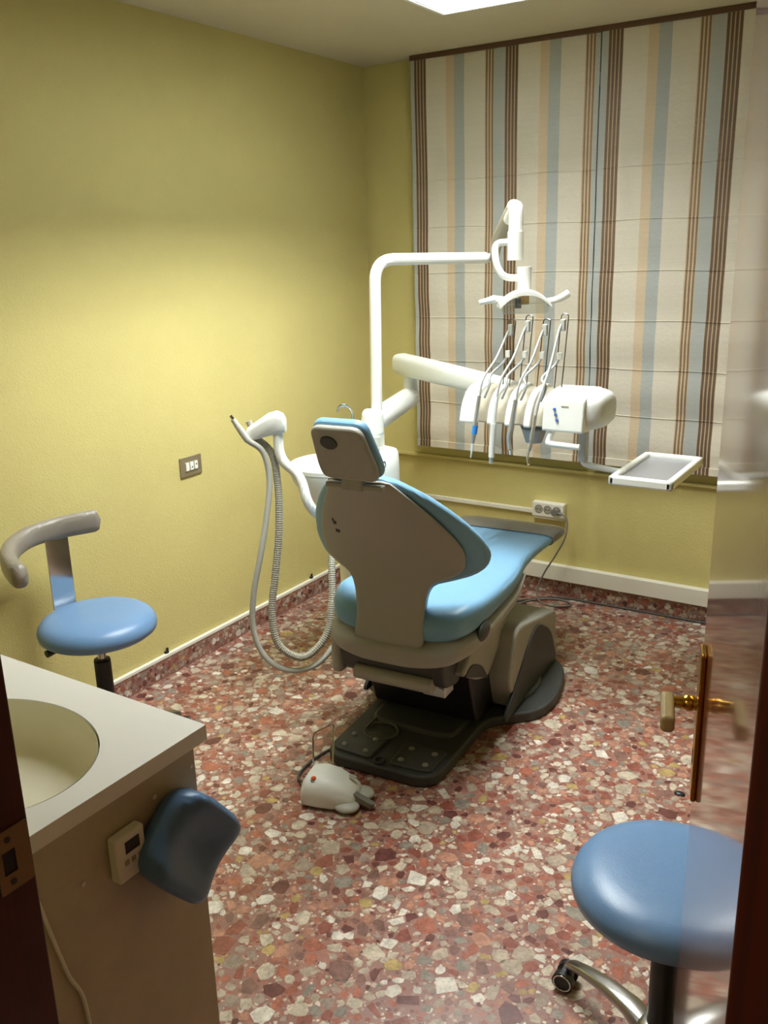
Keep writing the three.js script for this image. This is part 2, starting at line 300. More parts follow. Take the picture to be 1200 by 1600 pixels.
// window behind the blinds
{
  const w = struct('window_1', merge(box(WX0, WX0 + 0.05, WY0, WY1, ZB - 0.14, ZB - 0.08), box(WX1 - 0.05, WX1, WY0, WY1, ZB - 0.14, ZB - 0.08), box(WX0 + 0.05, WX1 - 0.05, WY0, WY0 + 0.05, ZB - 0.14, ZB - 0.08), box(WX0 + 0.05, WX1 - 0.05, WY1 - 0.05, WY1, ZB - 0.14, ZB - 0.08), box(-1.56, -1.5, WY0 + 0.05, WY1 - 0.05, ZB - 0.14, ZB - 0.08)), M.winFrame, 'dark night window hidden behind the striped blinds', 'window');
  part('pane', box(WX0 + 0.05, -1.56, WY0 + 0.05, WY1 - 0.05, ZB - 0.113, ZB - 0.107), M.glass, w);
  part('pane', box(-1.5, WX1 - 0.05, WY0 + 0.05, WY1 - 0.05, ZB - 0.113, ZB - 0.107), M.glass, w);
}
// door frame
{
  const jl = struct('trim_2', boxUV(merge(box(DL - 0.02, DL, 0, DH, ZF - 0.012, ZC + 0.012, 0.003), box(DL - 0.08, DL - 0.02, 0, DH + 0.07, ZC, ZC + 0.014, 0.004)), 1), M.frameWood, 'dark brown wooden door jamb with the strike plate', 'door frame');
  const hole = new THREE.Path(); hole.moveTo(-0.538, 0.93); hole.lineTo(-0.538, 0.962); hole.lineTo(-0.52, 0.962); hole.lineTo(-0.52, 0.93); hole.closePath();
  const sh = shapeOf([[-0.559, 0.906], [-0.559, 0.99], [-0.512, 0.99], [-0.512, 0.906]], 0.003); sh.holes.push(hole);
  const g = new THREE.ExtrudeGeometry(sh, { depth: 0.002, bevelEnabled: false }); g.applyMatrix4(new THREE.Matrix4().makeBasis(V(0, 0, 1), V(0, 1, 0), V(-1, 0, 0))); g.translate(DL + 0.0022, 0, 0);
  const pl = part('strike_plate', g, M.plate, jl, 'dull metal strike plate with a square latch hole');
  part('latch_hole', box(DL + 0.0002, DL + 0.0008, 0.93, 0.962, -0.538, -0.52), M.black, jl);
  for (const y of [0.918, 0.977]) part('screw', new THREE.CylinderGeometry(0.004, 0.004, 0.001, 12).rotateZ(Math.PI / 2).translate(DL + 0.0026, y, -0.53), M.darkGrey, pl);
  struct('trim_3', boxUV(merge(box(DR, DR + 0.02, 0, DH, ZF - 0.012, ZC + 0.012, 0.003), box(DR, DR + 0.08, 0, DH + 0.07, ZC, ZC + 0.014, 0.004)), 1), M.frameWood, 'reddish brown door jamb on the hinge side', 'door frame');
  struct('trim_4', boxUV(merge(box(DL, DR, DH, DH + 0.02, ZF - 0.012, ZC + 0.012, 0.003), box(DL - 0.02, DR, DH + 0.02, DH + 0.07, ZC, ZC + 0.014, 0.004)), 1), M.frameWood, 'wooden head of the door frame', 'door frame');
}
// open door
{
  const d = new THREE.Group(); d.name = 'door_1'; d.position.set(DR, 0, ZF - 0.014); d.rotation.y = THREE.MathUtils.degToRad(15.7); scene.add(d); d.updateMatrix(); d.inv = d.matrix.clone().invert();
  d.userData.kind = 'structure'; tag(d, 'varnished brown wooden door standing open, mirroring the room', 'door');
  const leaf = part('door_leaf', boxUV(box(0, 0.038, 0.008, DH - 0.004, -0.79, 0, 0.002)), M.doorWood, d);
  const hz = -0.725, hy = 0.985;
  const bp = part('handle_plate', box(-0.008, 0, hy - 0.155, hy + 0.09, hz - 0.022, hz + 0.022, 0.003), M.brass, d, 'long brass handle backplate');
  const lv = part('handle_neck', merge(new THREE.CylinderGeometry(0.009, 0.011, 0.038, 16).rotateZ(Math.PI / 2).translate(-0.026, hy, hz), ball([-0.02, hy, hz], 0.013, 8)), M.brass, d);
  part('handle_grip', box(-0.06, -0.04, hy - 0.014, hy + 0.012, hz - 0.012, hz + 0.075, 0.007, 3), M.onyx, lv, 'mottled stone grip of the brass lever');
  part('keyhole', box(-0.0085, -0.0078, hy - 0.1, hy - 0.075, hz - 0.004, hz + 0.004), M.black, bp);
  for (const y of [0.25, 1.05, 1.8]) part('hinge', new THREE.CylinderGeometry(0.007, 0.007, 0.09, 12).translate(0.03, y, 0.006), M.brass, d);
}

// ---------------------------------------------------------------- ceiling light
{
  const t = thing('ceiling_light', 'recessed fluorescent ceiling light with silver louvre grid', 'ceiling light', [(LX0 + LX1) / 2, CEIL, (LZ0 + LZ1) / 2]);
  const W = LX1 - LX0, L = LZ1 - LZ0, hw = W / 2, hl = L / 2, D = 0.1;
  part('housing', merge(box(-hw, -hw + 0.003, 0, D, -hl, hl), box(hw - 0.003, hw, 0, D, -hl, hl), box(-hw, hw, 0, D, -hl, -hl + 0.003), box(-hw, hw, 0, D, hl - 0.003, hl), box(-hw, hw, D, D + 0.004, -hl, hl)), M.housing, t);
  part('frame', merge(box(-hw - 0.008, -hw + 0.006, -0.004, 0, -hl - 0.008, hl + 0.008), box(hw - 0.006, hw + 0.008, -0.004, 0, -hl - 0.008, hl + 0.008), box(-hw + 0.006, hw - 0.006, -0.004, 0, -hl - 0.008, -hl + 0.006), box(-hw + 0.006, hw - 0.006, -0.004, 0, hl - 0.006, hl + 0.008)), M.white, t);
  const lane = W / 4, tubeMat = std({ color: '#ffffff', emissive: TUBE_COLOR.clone(), emissiveIntensity: 4, roughness: 0.5 });
  for (let i = 0; i < 4; i++) {
    const x = -hw + lane * (i + 0.5);
    part('fluorescent_tube', new THREE.CylinderGeometry(0.013, 0.013, L - 0.04, 16).rotateX(Math.PI / 2).translate(x, 0.085, 0), tubeMat, t);
    const r = new THREE.RectAreaLight(TUBE_COLOR, TUBE_LIGHT, 0.03, L - 0.04); r.position.set(x, 0.07, 0); r.rotation.x = -Math.PI / 2; r.name = 'tube_light'; r.castShadow = true; t.add(r);
  }
  for (let i = 0; i < 5; i++) { const x = -hw + lane * i, s = new THREE.Shape(); s.moveTo(-0.0012, 0); s.lineTo(0.0012, 0); s.lineTo(0.005, 0.064); s.lineTo(-0.005, 0.064); s.closePath(); part('long_blade', new THREE.ExtrudeGeometry(s, { depth: L - 0.01, bevelEnabled: false }).translate(Math.max(-hw + 0.008, Math.min(hw - 0.008, x)), 0, -hl + 0.005), M.louvre, t); }
  const bladeGeo = box(-lane / 2 + 0.006, lane / 2 - 0.006, 0.001, 0.058, -0.0006, 0.0006);
  for (let i = 0; i < 4; i++) for (let k = 1; k < 18; k++) { const m = part('cross_blade', bladeGeo, M.louvre, t); m.position.set(-hw + lane * (i + 0.5), 0, -hl + L * k / 18); }
}

// dim globe lamp out in the corridor, behind the viewer
{
  const t = thing('corridor_lamp', 'small round white globe lamp on the corridor ceiling', 'ceiling lamp', [-1.0, CEIL, 0.6]);
  part('lamp_base', new THREE.CylinderGeometry(0.06, 0.06, 0.02, 24).translate(0, -0.011, 0), M.white, t);
  part('globe', ball([0, -0.1, 0], 0.085, 12), std({ color: '#ffffff', emissive: new THREE.Color().setRGB(1, 0.86, 0.66), emissiveIntensity: 0.8, roughness: 0.4 }), t);
  const l = new THREE.PointLight(new THREE.Color().setRGB(1, 0.86, 0.66), 1.3); l.position.set(0, -0.1, 0); l.shadow.radius = 4; l.castShadow = true; t.add(l);
}

// ---------------------------------------------------------------- blinds
function blind(x0, x1, label, seed) {
  const zc = -3.83, y0 = 0.695, y1 = CEIL - 0.02, nx = 60, ny = 120, R = rng(seed), ph = [R() * 6, R() * 6, R() * 6];
  const t = thing('roman_blind', label, 'blind', [(x0 + x1) / 2, y0, zc], 0, 'striped window blinds');
  const f = (x, y) => { const k = Math.max(0, 1 - (y - y0) / 1.3); return zc + 0.004 * Math.sin(x * 9 + ph[0]) + k * (0.005 * Math.sin(y * 28.5 + ph[1]) + 0.003 * Math.sin(x * 31 + y * 7 + ph[2])) + 0.0022 * Math.sin(y * 9 + x * 3); };
  const slope = (y) => 0.012 * (y - y1) / (y1 - y0);
  const rings = [];
  const pos = [], uv = [], idx = [];
  for (const s of [0, 1]) for (let j = 0; j <= ny; j++) for (let i = 0; i <= nx; i++) { const x = x0 + (x1 - x0) * i / nx, y = y0 + (y1 - y0) * j / ny; pos.push(x, y, f(x, y) - s * 0.0015 + slope(y)); uv.push(x + 2.241, y + 0.01 * Math.sin(3 * x)); }
  const N = (nx + 1) * (ny + 1);
  for (let j = 0; j < ny; j++) for (let i = 0; i < nx; i++) { const a = j * (nx + 1) + i, b = a + 1, c = a + nx + 2, d = a + nx + 1; idx.push(a, b, c, a, c, d, N + a, N + c, N + b, N + a, N + d, N + c); }
  for (let j = 0; j < ny; j++) for (const i of [0, nx]) { const a = j * (nx + 1) + i, d = a + nx + 1; idx.push(a, d, N + a, d, N + d, N + a); }
  const g = new THREE.BufferGeometry(); g.setAttribute('position', new THREE.Float32BufferAttribute(pos, 3)); g.setAttribute('uv', new THREE.Float32BufferAttribute(uv, 2)); g.setIndex(idx); g.computeVertexNormals();
  partW('fabric', g, M.fabric, t);
  for (let k = 1; k <= 6; k++) {                                     // stitched rod pockets
    const y = y0 + 0.02 + k * 0.205, pts = []; for (let i = 0; i <= 12; i++) { const x = x0 + (x1 - x0) * i / 12; pts.push([x, y + 0.002 * Math.sin(x * 14 + k), f(x, y) + slope(y) + 0.0005]); }
    const gg = flat(tube(pts, 0.0022, 36, 6, false)), p = gg.attributes.position, u = gg.attributes.uv; for (let i = 0; i < p.count; i++) u.setXY(i, p.getX(i) + 2.241, p.getY(i));
    partW('stitched_seam', gg, M.fabric, t);
  }
  { const gg = boxUV(box(x0, x1, y0 - 0.004, y0 + 0.03, zc - 0.016, zc - 0.006, 0.002)), p = gg.attributes.position, u = gg.attributes.uv; for (let i = 0; i < p.count; i++) u.setXY(i, p.getX(i) + 2.241, p.getY(i)); partW('hem', gg, M.fabric, t); }
  partW('head_rail', box(x0 - 0.004, x1 + 0.004, CEIL - 0.022, CEIL - 0.0005, zc - 0.03, zc + 0.008, 0.002), M.rail, t, 'thin brown head rail');
}
blind(-2.258, -1.376, 'striped fabric window blind nearer the yellow corner', 5);
blind(-1.369, -0.79, 'striped fabric window blind nearer the open door', 8);

// ---------------------------------------------------------------- cable ducts, socket, switch
solo('cable_duct', box(-2.0, XR, 0.086, 0.162, ZB, ZB + 0.036, 0.003), M.trunk, 'wide white cable duct low on the wall under the window', 'cable duct', [-0.8, 0.086, ZB]);
solo('cable_duct', box(-2.42, -1.636, 0.402, 0.424, ZB, ZB + 0.014, 0.003), M.trunk, 'narrow white cable duct leading to the wall sockets', 'cable duct', [-2.0, 0.402, ZB]);
solo('cable_duct', box(XL, XL + 0.016, 0.079, 0.096, ZB + 0.03, ZF - 0.02, 0.004), M.trunk, 'thin white cable strip on top of the left terrazzo skirting', 'cable duct', [XL, 0.079, -2.2]);
for (const [z, lab] of [[-2.32, 'black cable clip on the white strip near the stool'], [-3.30, 'black cable clip on the white strip near the hoses']]) solo('cable_clip', merge(box(XL, XL + 0.012, 0.094, 0.106, z - 0.012, z + 0.006, 0.003), box(XL, XL + 0.006, 0.1, 0.116, z - 0.016, z - 0.006, 0.002)), M.black, lab, 'clip', [XL, 0.094, z]);
{
  const t = thing('socket_strip', 'white triple wall socket box under the blinds', 'socket', [-1.56, 0.43, ZB]);
  partW('housing', box(-1.642, -1.482, 0.398, 0.47, ZB, ZB + 0.04, 0.006), M.trunk, t);
  partW('mounting_shelf', box(-1.636, -1.484, 0.388, 0.397, ZB, ZB + 0.034, 0.002), M.trunk, t);
  for (const x of [-1.606, -1.561, -1.516]) {
    const s = partW('socket', lathe([[0.021, 0.0005], [0.0205, 0.001], [0.0175, 0.0008], [0.017, -0.0]], [0, 0, 0], 28).rotateX(Math.PI / 2).translate(x, 0.436, ZB + 0.04), M.greyCable, t);
    partW('socket_well', new THREE.CylinderGeometry(0.0165, 0.0165, 0.0006, 24).rotateX(Math.PI / 2).translate(x, 0.436, ZB + 0.0404), M.channel, s);
    for (const k of [-1, 1]) partW('hole', new THREE.CylinderGeometry(0.003, 0.003, 0.0006, 12).rotateX(Math.PI / 2).translate(x + k * 0.008, 0.436, ZB + 0.041), M.black, s);
  }
  const p = thing('power_plug', 'grey plug in the right-hand socket with its cord trailing to the floor', 'plug', [-1.516, 0.436, ZB + 0.042]);
  partW('plug_body', merge(new THREE.CylinderGeometry(0.017, 0.019, 0.03, 20).rotateX(Math.PI / 2).translate(-1.516, 0.436, ZB + 0.057), pipe([[-1.516, 0.436, ZB + 0.062], [-1.48, 0.43, ZB + 0.062]], 0.007, 0.01, 10)), M.greyCable, p);
  partW('cord', tube([[-1.482, 0.43, ZB + 0.062], [-1.462, 0.425, ZB + 0.065], [-1.447, 0.39, ZB + 0.075], [-1.45, 0.33, ZB + 0.09], [-1.49, 0.24, ZB + 0.1], [-1.55, 0.13, ZB + 0.1], [-1.575, 0.05, ZB + 0.11], [-1.55, 0.008, ZB + 0.14], [-1.46, 0.006, ZB + 0.16], [-1.40, 0.006, ZB + 0.11], [-1.46, 0.006, ZB + 0.07], [-1.58, 0.006, ZB + 0.13], [-1.66, 0.006, ZB + 0.32]], 0.0042, 140, 8), M.greyCable, p);
  solo('floor_cable', tube([[-1.66, 0.006, ZB + 0.2], [-1.5, 0.006, ZB + 0.055], [-1.3, 0.006, ZB + 0.034], [-1.0, 0.006, ZB + 0.027], [-0.4, 0.006, ZB + 0.025], [0.3, 0.006, ZB + 0.025]], 0.005, 60, 8), M.cable, 'dark cable lying along the window wall skirting', 'cable', [-1.0, 0, ZB + 0.03]);
  solo('warning_tag', loft([[V(-1.60, 0.001, -3.58), V(-1.566, 0.001, -3.59), V(-1.583, 0.001, -3.56)], [V(-1.586, 0.034, -3.583), V(-1.583, 0.034, -3.584), V(-1.584, 0.034, -3.58)]]), M.white, 'tiny white cone lying behind the chair pedestal', 'cone', [-1.583, 0, -3.58]);
}
{
  const t = thing('light_switch', 'metal wall switch plate with three white rockers', 'switch', [XL, 0.83, -2.552]);
  partW('plate', box(XL, XL + 0.007, 0.789, 0.869, -2.612, -2.492, 0.002), std({ color: '#9a8e74', metalness: 0.5, roughness: 0.4 }), t);
  for (let k = 0; k < 3; k++) { const z = -2.528 - k * 0.024; partW('bezel', box(XL + 0.006, XL + 0.0085, 0.81, 0.848, z - 0.011, z + 0.011, 0.001), M.channel, t); const r = partW('rocker', box(XL + 0.008, XL + 0.0125, 0.813, 0.845, z - 0.0088, z + 0.0088, 0.0015), M.white, t); if (k > 0) partW('indicator', box(XL + 0.0124, XL + 0.013, 0.822 + 0.008 * (k - 1), 0.828 + 0.008 * (k - 1), z - 0.003, z + 0.003), M.darkGrey, r); }
}
// ---------------------------------------------------------------- dental chair (own axes: x right, y up, -z towards the foot end)
{
  const t = thing('dental_chair', 'blue upholstered dental chair with beige back shell on a dark floor plate', 'dental chair', [-1.43, 0, -2.16], THREE.MathUtils.degToRad(4.5));
  const P3 = (u, h, w) => V(u, h, -w);
  // floor plate
  const half = [[0.15, -0.035, 0.02], [0.205, 0.0, 0.05], [0.213, 0.40, 0.05], [0.27, 0.46, 0.05], [0.37, 0.54, 0.08], [0.39, 0.72, 0.12], [0.33, 0.96, 0.1], [0.18, 1.03, 0.06]];
  const outline = [...half, ...half.slice().reverse().map(([u, w, r]) => [-u, w, r])];
  const up = (g) => g.rotateX(-Math.PI / 2);                         // extruded outline (u,w) -> floor, w towards -z
  const basePlate = part('base_plate', merge(up(slab(outline, 0.03, 0.04, 0.008, 10)), up(slab(outline.map(([u, w, r]) => [u * 0.8, 0.3 + (w - 0.1) * 0.66, r]), 0.03, 0.03, 0.014, 10)).translate(0, 0.026, 0)), M.darkGrey, t);
  for (const s of [-1, 1]) {
    const pad = part('pedal_pad', up(slab([[0.035, -0.012], [0.18, -0.002], [0.185, 0.13], [0.03, 0.14]].map(([u, w]) => [u * s, w]), 0.02, 0.014, 0.004)).translate(0, 0.036, 0), M.darkGrey, basePlate);
    for (const [u, w] of [[0.065, 0.02], [0.15, 0.025], [0.068, 0.095], [0.152, 0.095]]) part('pedal_stud', new THREE.SphereGeometry(0.011, 14, 8, 0, 6.29, 0, 1.6).scale(1, 0.7, 1).translate(u * s, 0.0495, -w), M.greyCable, pad);
  }
  part('joystick', merge(lathe([[0.02, 0.036], [0.02, 0.046], [0.015, 0.05], [0.013, 0.046], [0.0, 0.046]], [0, 0, 0], 24).translate(0, 0, 0.008)), M.black, basePlate);
  // pedestal
  const side = (pts, round, u0, u1, bevel) => { const g = slab(pts, round, u1 - u0, bevel, 8); g.applyMatrix4(new THREE.Matrix4().makeBasis(V(0, 0, -1), V(0, 1, 0), V(1, 0, 0))); return g.translate(u0, 0, 0); };
  const cover = part('pedestal_cover', side([[1.0, 0.045], [0.985, 0.25], [0.56, 0.35, 0.05], [0.51, 0.335], [0.455, 0.18], [0.5, 0.045]], 0.02, -0.28, 0.28, 0.012), M.beige, t);
  for (const s of [-1, 1]) part('side_guard', side([[0.985, 0.042, 0.02], [0.9, 0.2, 0.06], [0.74, 0.29, 0.06], [0.66, 0.26, 0.06], [0.4, 0.06, 0.02], [0.4, 0.042, 0.01]], 0.03, s > 0 ? 0.272 : -0.287, s > 0 ? 0.287 : -0.272, 0.004), M.darkGrey, cover, 'dark grey curved guard on the pedestal side');
  part('bellows', side([[0.62, 0.05], [0.62, 0.30], [0.24, 0.36], [0.3, 0.16], [0.34, 0.05]], 0.02, -0.2, 0.2, 0.008), M.black, t);
  const arm = part('lift_arm_cover', side([[0.48, 0.458], [0.59, 0.346], [0.39, 0.21, 0.02], [0.3, 0.24], [0.17, 0.312], [0.22, 0.36], [0.32, 0.45]], 0.02, -0.222, 0.222, 0.01), M.beige, t);
  for (const s of [-1, 1]) part('arm_foot', side([[0.385, 0.213], [0.18, 0.305], [0.235, 0.33, 0.04], [0.33, 0.285, 0.04]], 0.006, s > 0 ? 0.216 : -0.2255, s > 0 ? 0.2255 : -0.216, 0.002), M.darkGrey, arm);
  // carriage under the seat
  const car = part('carriage', side([[0.62, 0.45], [0.11, 0.42], [0.075, 0.375, 0.02], [0.1, 0.29, 0.03], [0.2, 0.265], [0.3, 0.33], [0.45, 0.40]], 0.015, -0.19, 0.19, 0.012), M.darkGrey, t);
  part('rear_roller', pipe([[-0.13, 0.3, -0.09], [0.15, 0.3, -0.09]], 0.026, 0.01, 20), M.beige, car, 'beige rounded bar below the seat');
  part('motor_housing', merge(box(-0.235, -0.19, 0.27, 0.42, -0.22, -0.09, 0.02, 4)), M.beige, car);
  part('caster_plate', merge(box(0.09, 0.17, 0.235, 0.275, -0.21, -0.14, 0.004), new THREE.CylinderGeometry(0.012, 0.012, 0.006, 16).rotateX(Math.PI / 2).translate(0.155, 0.26, -0.138)), M.steel, car, 'metal bracket under the seat');
  // seat rim and seat cushion
  const halfW = [[0.085, 0.15], [0.098, 0.195], [0.12, 0.225], [0.15, 0.243], [0.2, 0.258], [0.3, 0.265], [0.5, 0.262], [0.62, 0.25], [0.75, 0.228], [0.9, 0.222], [1.05, 0.228], [1.17, 0.236], [1.22, 0.23], [1.25, 0.205], [1.262, 0.17]];
  const topH = [[0.085, 0.51], [0.1, 0.53], [0.14, 0.548], [0.2, 0.555], [0.35, 0.555], [0.55, 0.55], [0.75, 0.545], [1.0, 0.53], [1.2, 0.52], [1.25, 0.51], [1.262, 0.50]];
  const botH = [[0.085, 0.452], [0.12, 0.445], [0.3, 0.455], [0.55, 0.462], [0.68, 0.465], [0.74, 0.478], [0.9, 0.482], [1.2, 0.484], [1.262, 0.49]];
  const bol = [[0.085, 0], [0.11, 0.008], [0.15, 0.03], [0.21, 0.05], [0.28, 0.036], [0.4, 0.014], [0.6, 0.008], [1.0, 0.004], [1.262, 0]];
  const NS = 44;
  function seatRing(w, gx, g0, g1) {
    const b = smoothTable(halfW, w) + gx, y1 = smoothTable(topH, w) + g1, y0 = smoothTable(botH, w) + g0, m = (y0 + y1) / 2, hh = (y1 - y0) / 2, bo = smoothTable(bol, w);
    return Array.from({ length: NS }, (_, k) => { const a = k / NS * 2 * Math.PI, c = sp(Math.cos(a), 0.42), s = sp(Math.sin(a), 0.55); const x = b * c; let y = m + hh * s; if (s > 0) { const q = Math.abs(c); y += bo * (q * q * q * 1.1 - 0.35) * s; } return P3(x, y, w); });
  }
  const ws = [0.085, 0.088, 0.093, 0.1, 0.11, 0.125, 0.14, 0.17, 0.2, 0.23, 0.26, 0.3, 0.35, 0.4, 0.46, 0.53, 0.6, 0.66, 0.72, 0.78, 0.85, 0.92, 1.0, 1.08, 1.15, 1.2, 1.225, 1.245, 1.256, 1.262];
  part('seat_cushion', loft(ws.map((w) => seatRing(w, 0, 0, 0)), true, true, 1.2), M.blue, t, 'light blue leatherette seat and leg rest');
  // rim: follows the seat outline, below it
  const rimRing = (w) => { const b = smoothTable([[0.052, 0.13], [0.058, 0.165], [0.07, 0.195], [0.095, 0.225], [0.13, 0.246], [0.2, 0.264], [0.3, 0.271], [0.5, 0.268], [0.62, 0.256], [0.75, 0.234]], w), y1 = smoothTable([[0.052, 0.42], [0.06, 0.432], [0.085, 0.44], [0.12, 0.465], [0.75, 0.487]], w), y0 = 0.368 + 0.09 * Math.max(0, w - 0.1) + (w > 0.6 ? (w - 0.6) * 0.45 : 0), m = (y0 + y1) / 2, hh = (y1 - y0) / 2; return Array.from({ length: NS }, (_, k) => { const a = k / NS * 2 * Math.PI; const s = sp(Math.sin(a), 0.5); return P3((b - (s < 0 ? 0.025 * s * s : 0)) * sp(Math.cos(a), 0.4), m + hh * s, w); }); };
  const rim = part('seat_rim', loft([0.052, 0.055, 0.06, 0.07, 0.085, ...ws.filter((w) => w > 0.09 && w < 0.75)].map(rimRing), true, true, 1.0), M.beige, t, 'beige plastic rim under the blue seat');
  part('pivot_cap', new THREE.SphereGeometry(0.04, 20, 12).scale(0.35, 0.8, 1.2).rotateX(0.15).translate(0.262, 0.452, -0.245), M.darkGrey, rim);
  part('pivot_cap', new THREE.SphereGeometry(0.04, 20, 12).scale(0.35, 0.8, 1.2).rotateX(0.15).translate(-0.262, 0.452, -0.245), M.darkGrey, rim);
  // clear foot protector
  const coverWs = [1.06, 1.1, 1.15, 1.18, 1.2, 1.222, 1.24, 1.256, 1.266, 1.271];
  part('foot_protector', loft(coverWs.map((w) => seatRing(Math.min(w - 0.004, 1.262), 0.005, -0.005, 0.005).map((p) => P3(p.x, p.y, w))), false, true, 1.2), M.smoke, t, 'smoky plastic sleeve over the foot end');
  // backrest
  const wc = [[0.43, 0.064], [0.55, 0.08], [0.65, 0.078], [0.75, 0.055], [0.85, 0.005], [0.95, -0.055], [1.02, -0.108]];
  const hwShell = [[0.432, 0.1], [0.436, 0.118], [0.45, 0.124], [0.5, 0.12], [0.58, 0.125], [0.63, 0.138], [0.652, 0.16], [0.668, 0.2], [0.685, 0.23], [0.71, 0.248], [0.75, 0.252], [0.8, 0.238], [0.85, 0.212], [0.9, 0.18], [0.94, 0.15], [0.97, 0.128], [1.0, 0.108], [1.008, 0.1], [1.012, 0.085]];
  const hwPad = [[0.47, 0.09], [0.5, 0.105], [0.58, 0.115], [0.63, 0.14], [0.648, 0.19], [0.662, 0.235], [0.68, 0.275], [0.705, 0.3], [0.74, 0.31], [0.79, 0.298], [0.84, 0.272], [0.89, 0.236], [0.93, 0.2], [0.96, 0.168], [0.985, 0.135], [1.005, 0.105], [1.018, 0.07]];
  const rows = (a, b, extra) => { const r = []; for (let h = a; h < b; h += 0.014) r.push(h); return [...r, ...extra, b].sort((x, y) => x - y); };
  function backRing(h, tab, w0, w1, n) {
    const hw = smoothTable(tab, h), c = smoothTable(wc, h), k = 0.75 * Math.min(1, Math.max(0.15, (h - 0.5) / 0.2)), mid = (w0 + w1) / 2, th = (w1 - w0) / 2;
    return Array.from({ length: n }, (_, i) => { const a = i / n * 2 * Math.PI, x = hw * sp(Math.cos(a), 0.45), z = mid + th * sp(Math.sin(a), 0.55); return P3(x, h, c + k * x * x + z); });
  }
  const shell = part('back_shell', loft(rows(0.432, 1.012, [0.434, 0.436, 0.44, 0.645, 0.66, 0.675, 1.008]).map((h) => backRing(h, hwShell, 0, 0.022, 40)), true, true, 0.9), M.beige, t, 'beige plastic shell of the backrest');
  part('back_cushion', loft(rows(0.47, 1.018, [0.64, 0.655, 0.67, 0.69, 1.012]).map((h) => backRing(h, hwPad, 0.02, 0.075, 40)), true, true, 1.2), M.blue, t, 'light blue backrest cushion with broad wings');
  { const R = rng(4), g = []; for (let i = 0; i < 6; i++) { const h = 0.795 + R() * 0.05, u = -0.165 + R() * 0.012, w = smoothTable(wc, h) + 0.75 * u * u; g.push(new THREE.SphereGeometry(0.003 + R() * 0.003, 8, 6).scale(1, 1.8, 0.15).translate(u, h, -(w - 0.0008))); } part('chipped_spot', merge(g), M.darkGrey, shell, 'small chipped marks on the shell'); }
  // head support
  part('neck_bracket', merge(box(-0.035, 0.035, 0.985, 1.06, 0.1, 0.122, 0.004).translate(0, 0, 0), box(-0.09, 0.095, 0.99, 1.006, 0.092, 0.12, 0.004)), M.beige, t);
  const hd = new THREE.Group(); const hp = new THREE.Matrix4().makeTranslation(0, 1.115, 0.158).multiply(new THREE.Matrix4().makeRotationX(0.46));
  const headPts = (o) => [[-0.086 - o, -0.1 - o], [0.09 + o, -0.1 - o], [0.098 + o, -0.06], [0.08 + o, 0.085 + o], [-0.08 - o, 0.085 + o], [-0.094 - o, -0.06]];
  const hs = part('headrest_shell', slab(headPts(0), 0.032, 0.022, 0.009, 8).translate(0, 0, -0.004).applyMatrix4(hp), M.beige, t, 'beige back of the headrest');
  part('headrest_cushion', slab(headPts(0.004), 0.036, 0.032, 0.012, 8).translate(0, 0, -0.034).applyMatrix4(hp), M.blue, t, 'light blue headrest cushion');
  part('headrest_knob', merge(new THREE.CylinderGeometry(0.024, 0.025, 0.005, 28).rotateX(Math.PI / 2).scale(1.08, 0.9, 1).translate(-0.028, 0.036, 0.0195).applyMatrix4(hp)), M.darkGrey, hs, 'round dark knob on the headrest');
}

// ---------------------------------------------------------------- spittoon unit beside the chair
const POST = [-1.93, -2.97];
{
  const t = thing('spittoon_unit', 'white spittoon column with round bowl beside the chair', 'dental unit', [-1.95, 0, -2.92]);
  const ring = (cx, cz, rx, rz, y, n = 40) => Array.from({ length: n }, (_, k) => { const a = k / n * 2 * Math.PI; return V(cx + rx * sp(Math.cos(a), 0.92), y, cz + rz * sp(Math.sin(a), 0.92)); });
  partW('body', loft([[0.0, 0.1, 0.12], [0.02, 0.105, 0.125], [0.3, 0.115, 0.13], [0.5, 0.125, 0.13], [0.8, 0.115, 0.12], [0.862, 0.112, 0.118], [0.874, 0.106, 0.112], [0.878, 0.095, 0.1]].map(([y, rx, rz]) => ring(-1.948 + (y < 0.75 ? -0.015 : 0), -2.93, rx, rz, y)), true, true, 0.6), M.white, t);
  const bowl = partW('bowl', loft([[0.70, 0.05, 0.05], [0.74, 0.1, 0.1], [0.80, 0.142, 0.142], [0.842, 0.155, 0.155], [0.845, 0.155, 0.155]].map(([y, rx, rz]) => ring(-1.99, -2.72, rx, rz, y)), true, true, 0.6), M.whiteSoft, t);
  partW('bowl_lid', loft([[0.847, 0.157, 0.157], [0.862, 0.157, 0.157], [0.872, 0.15, 0.15], [0.876, 0.135, 0.135]].map(([y, rx, rz]) => ring(-1.99, -2.72, rx, rz, y)), true, true, 0.6), M.white, bowl);
  partW('cup_filler', pipe([[-2.06, 0.86, -2.98], [-2.06, 1.02, -2.98], [-2.075, 1.045, -2.965], [-2.1, 1.045, -2.945], [-2.105, 1.02, -2.94]], 0.006, 0.02, 10), M.chrome, t, 'curved chrome water spout');
  partW('post_collar', lathe([[0.0, 0.02], [0.026, 0.02], [0.034, 0.014], [0.036, 0.0], [0, 0]], [POST[0], 0.876, POST[1] + 0.01], 32), M.whiteSoft, t);
  partW('emblem', merge(new THREE.TorusGeometry(0.009, 0.0022, 8, 20).scale(0.7, 1.25, 1), box(-0.02, -0.01, -0.006, -0.003, -0.001, 0.001), box(-0.004, 0.004, -0.016, -0.012, -0.001, 0.001)).rotateY(1.1).translate(-1.8455, 0.84, -2.877), M.darkGrey, t, 'small dark maker mark on the column');
}
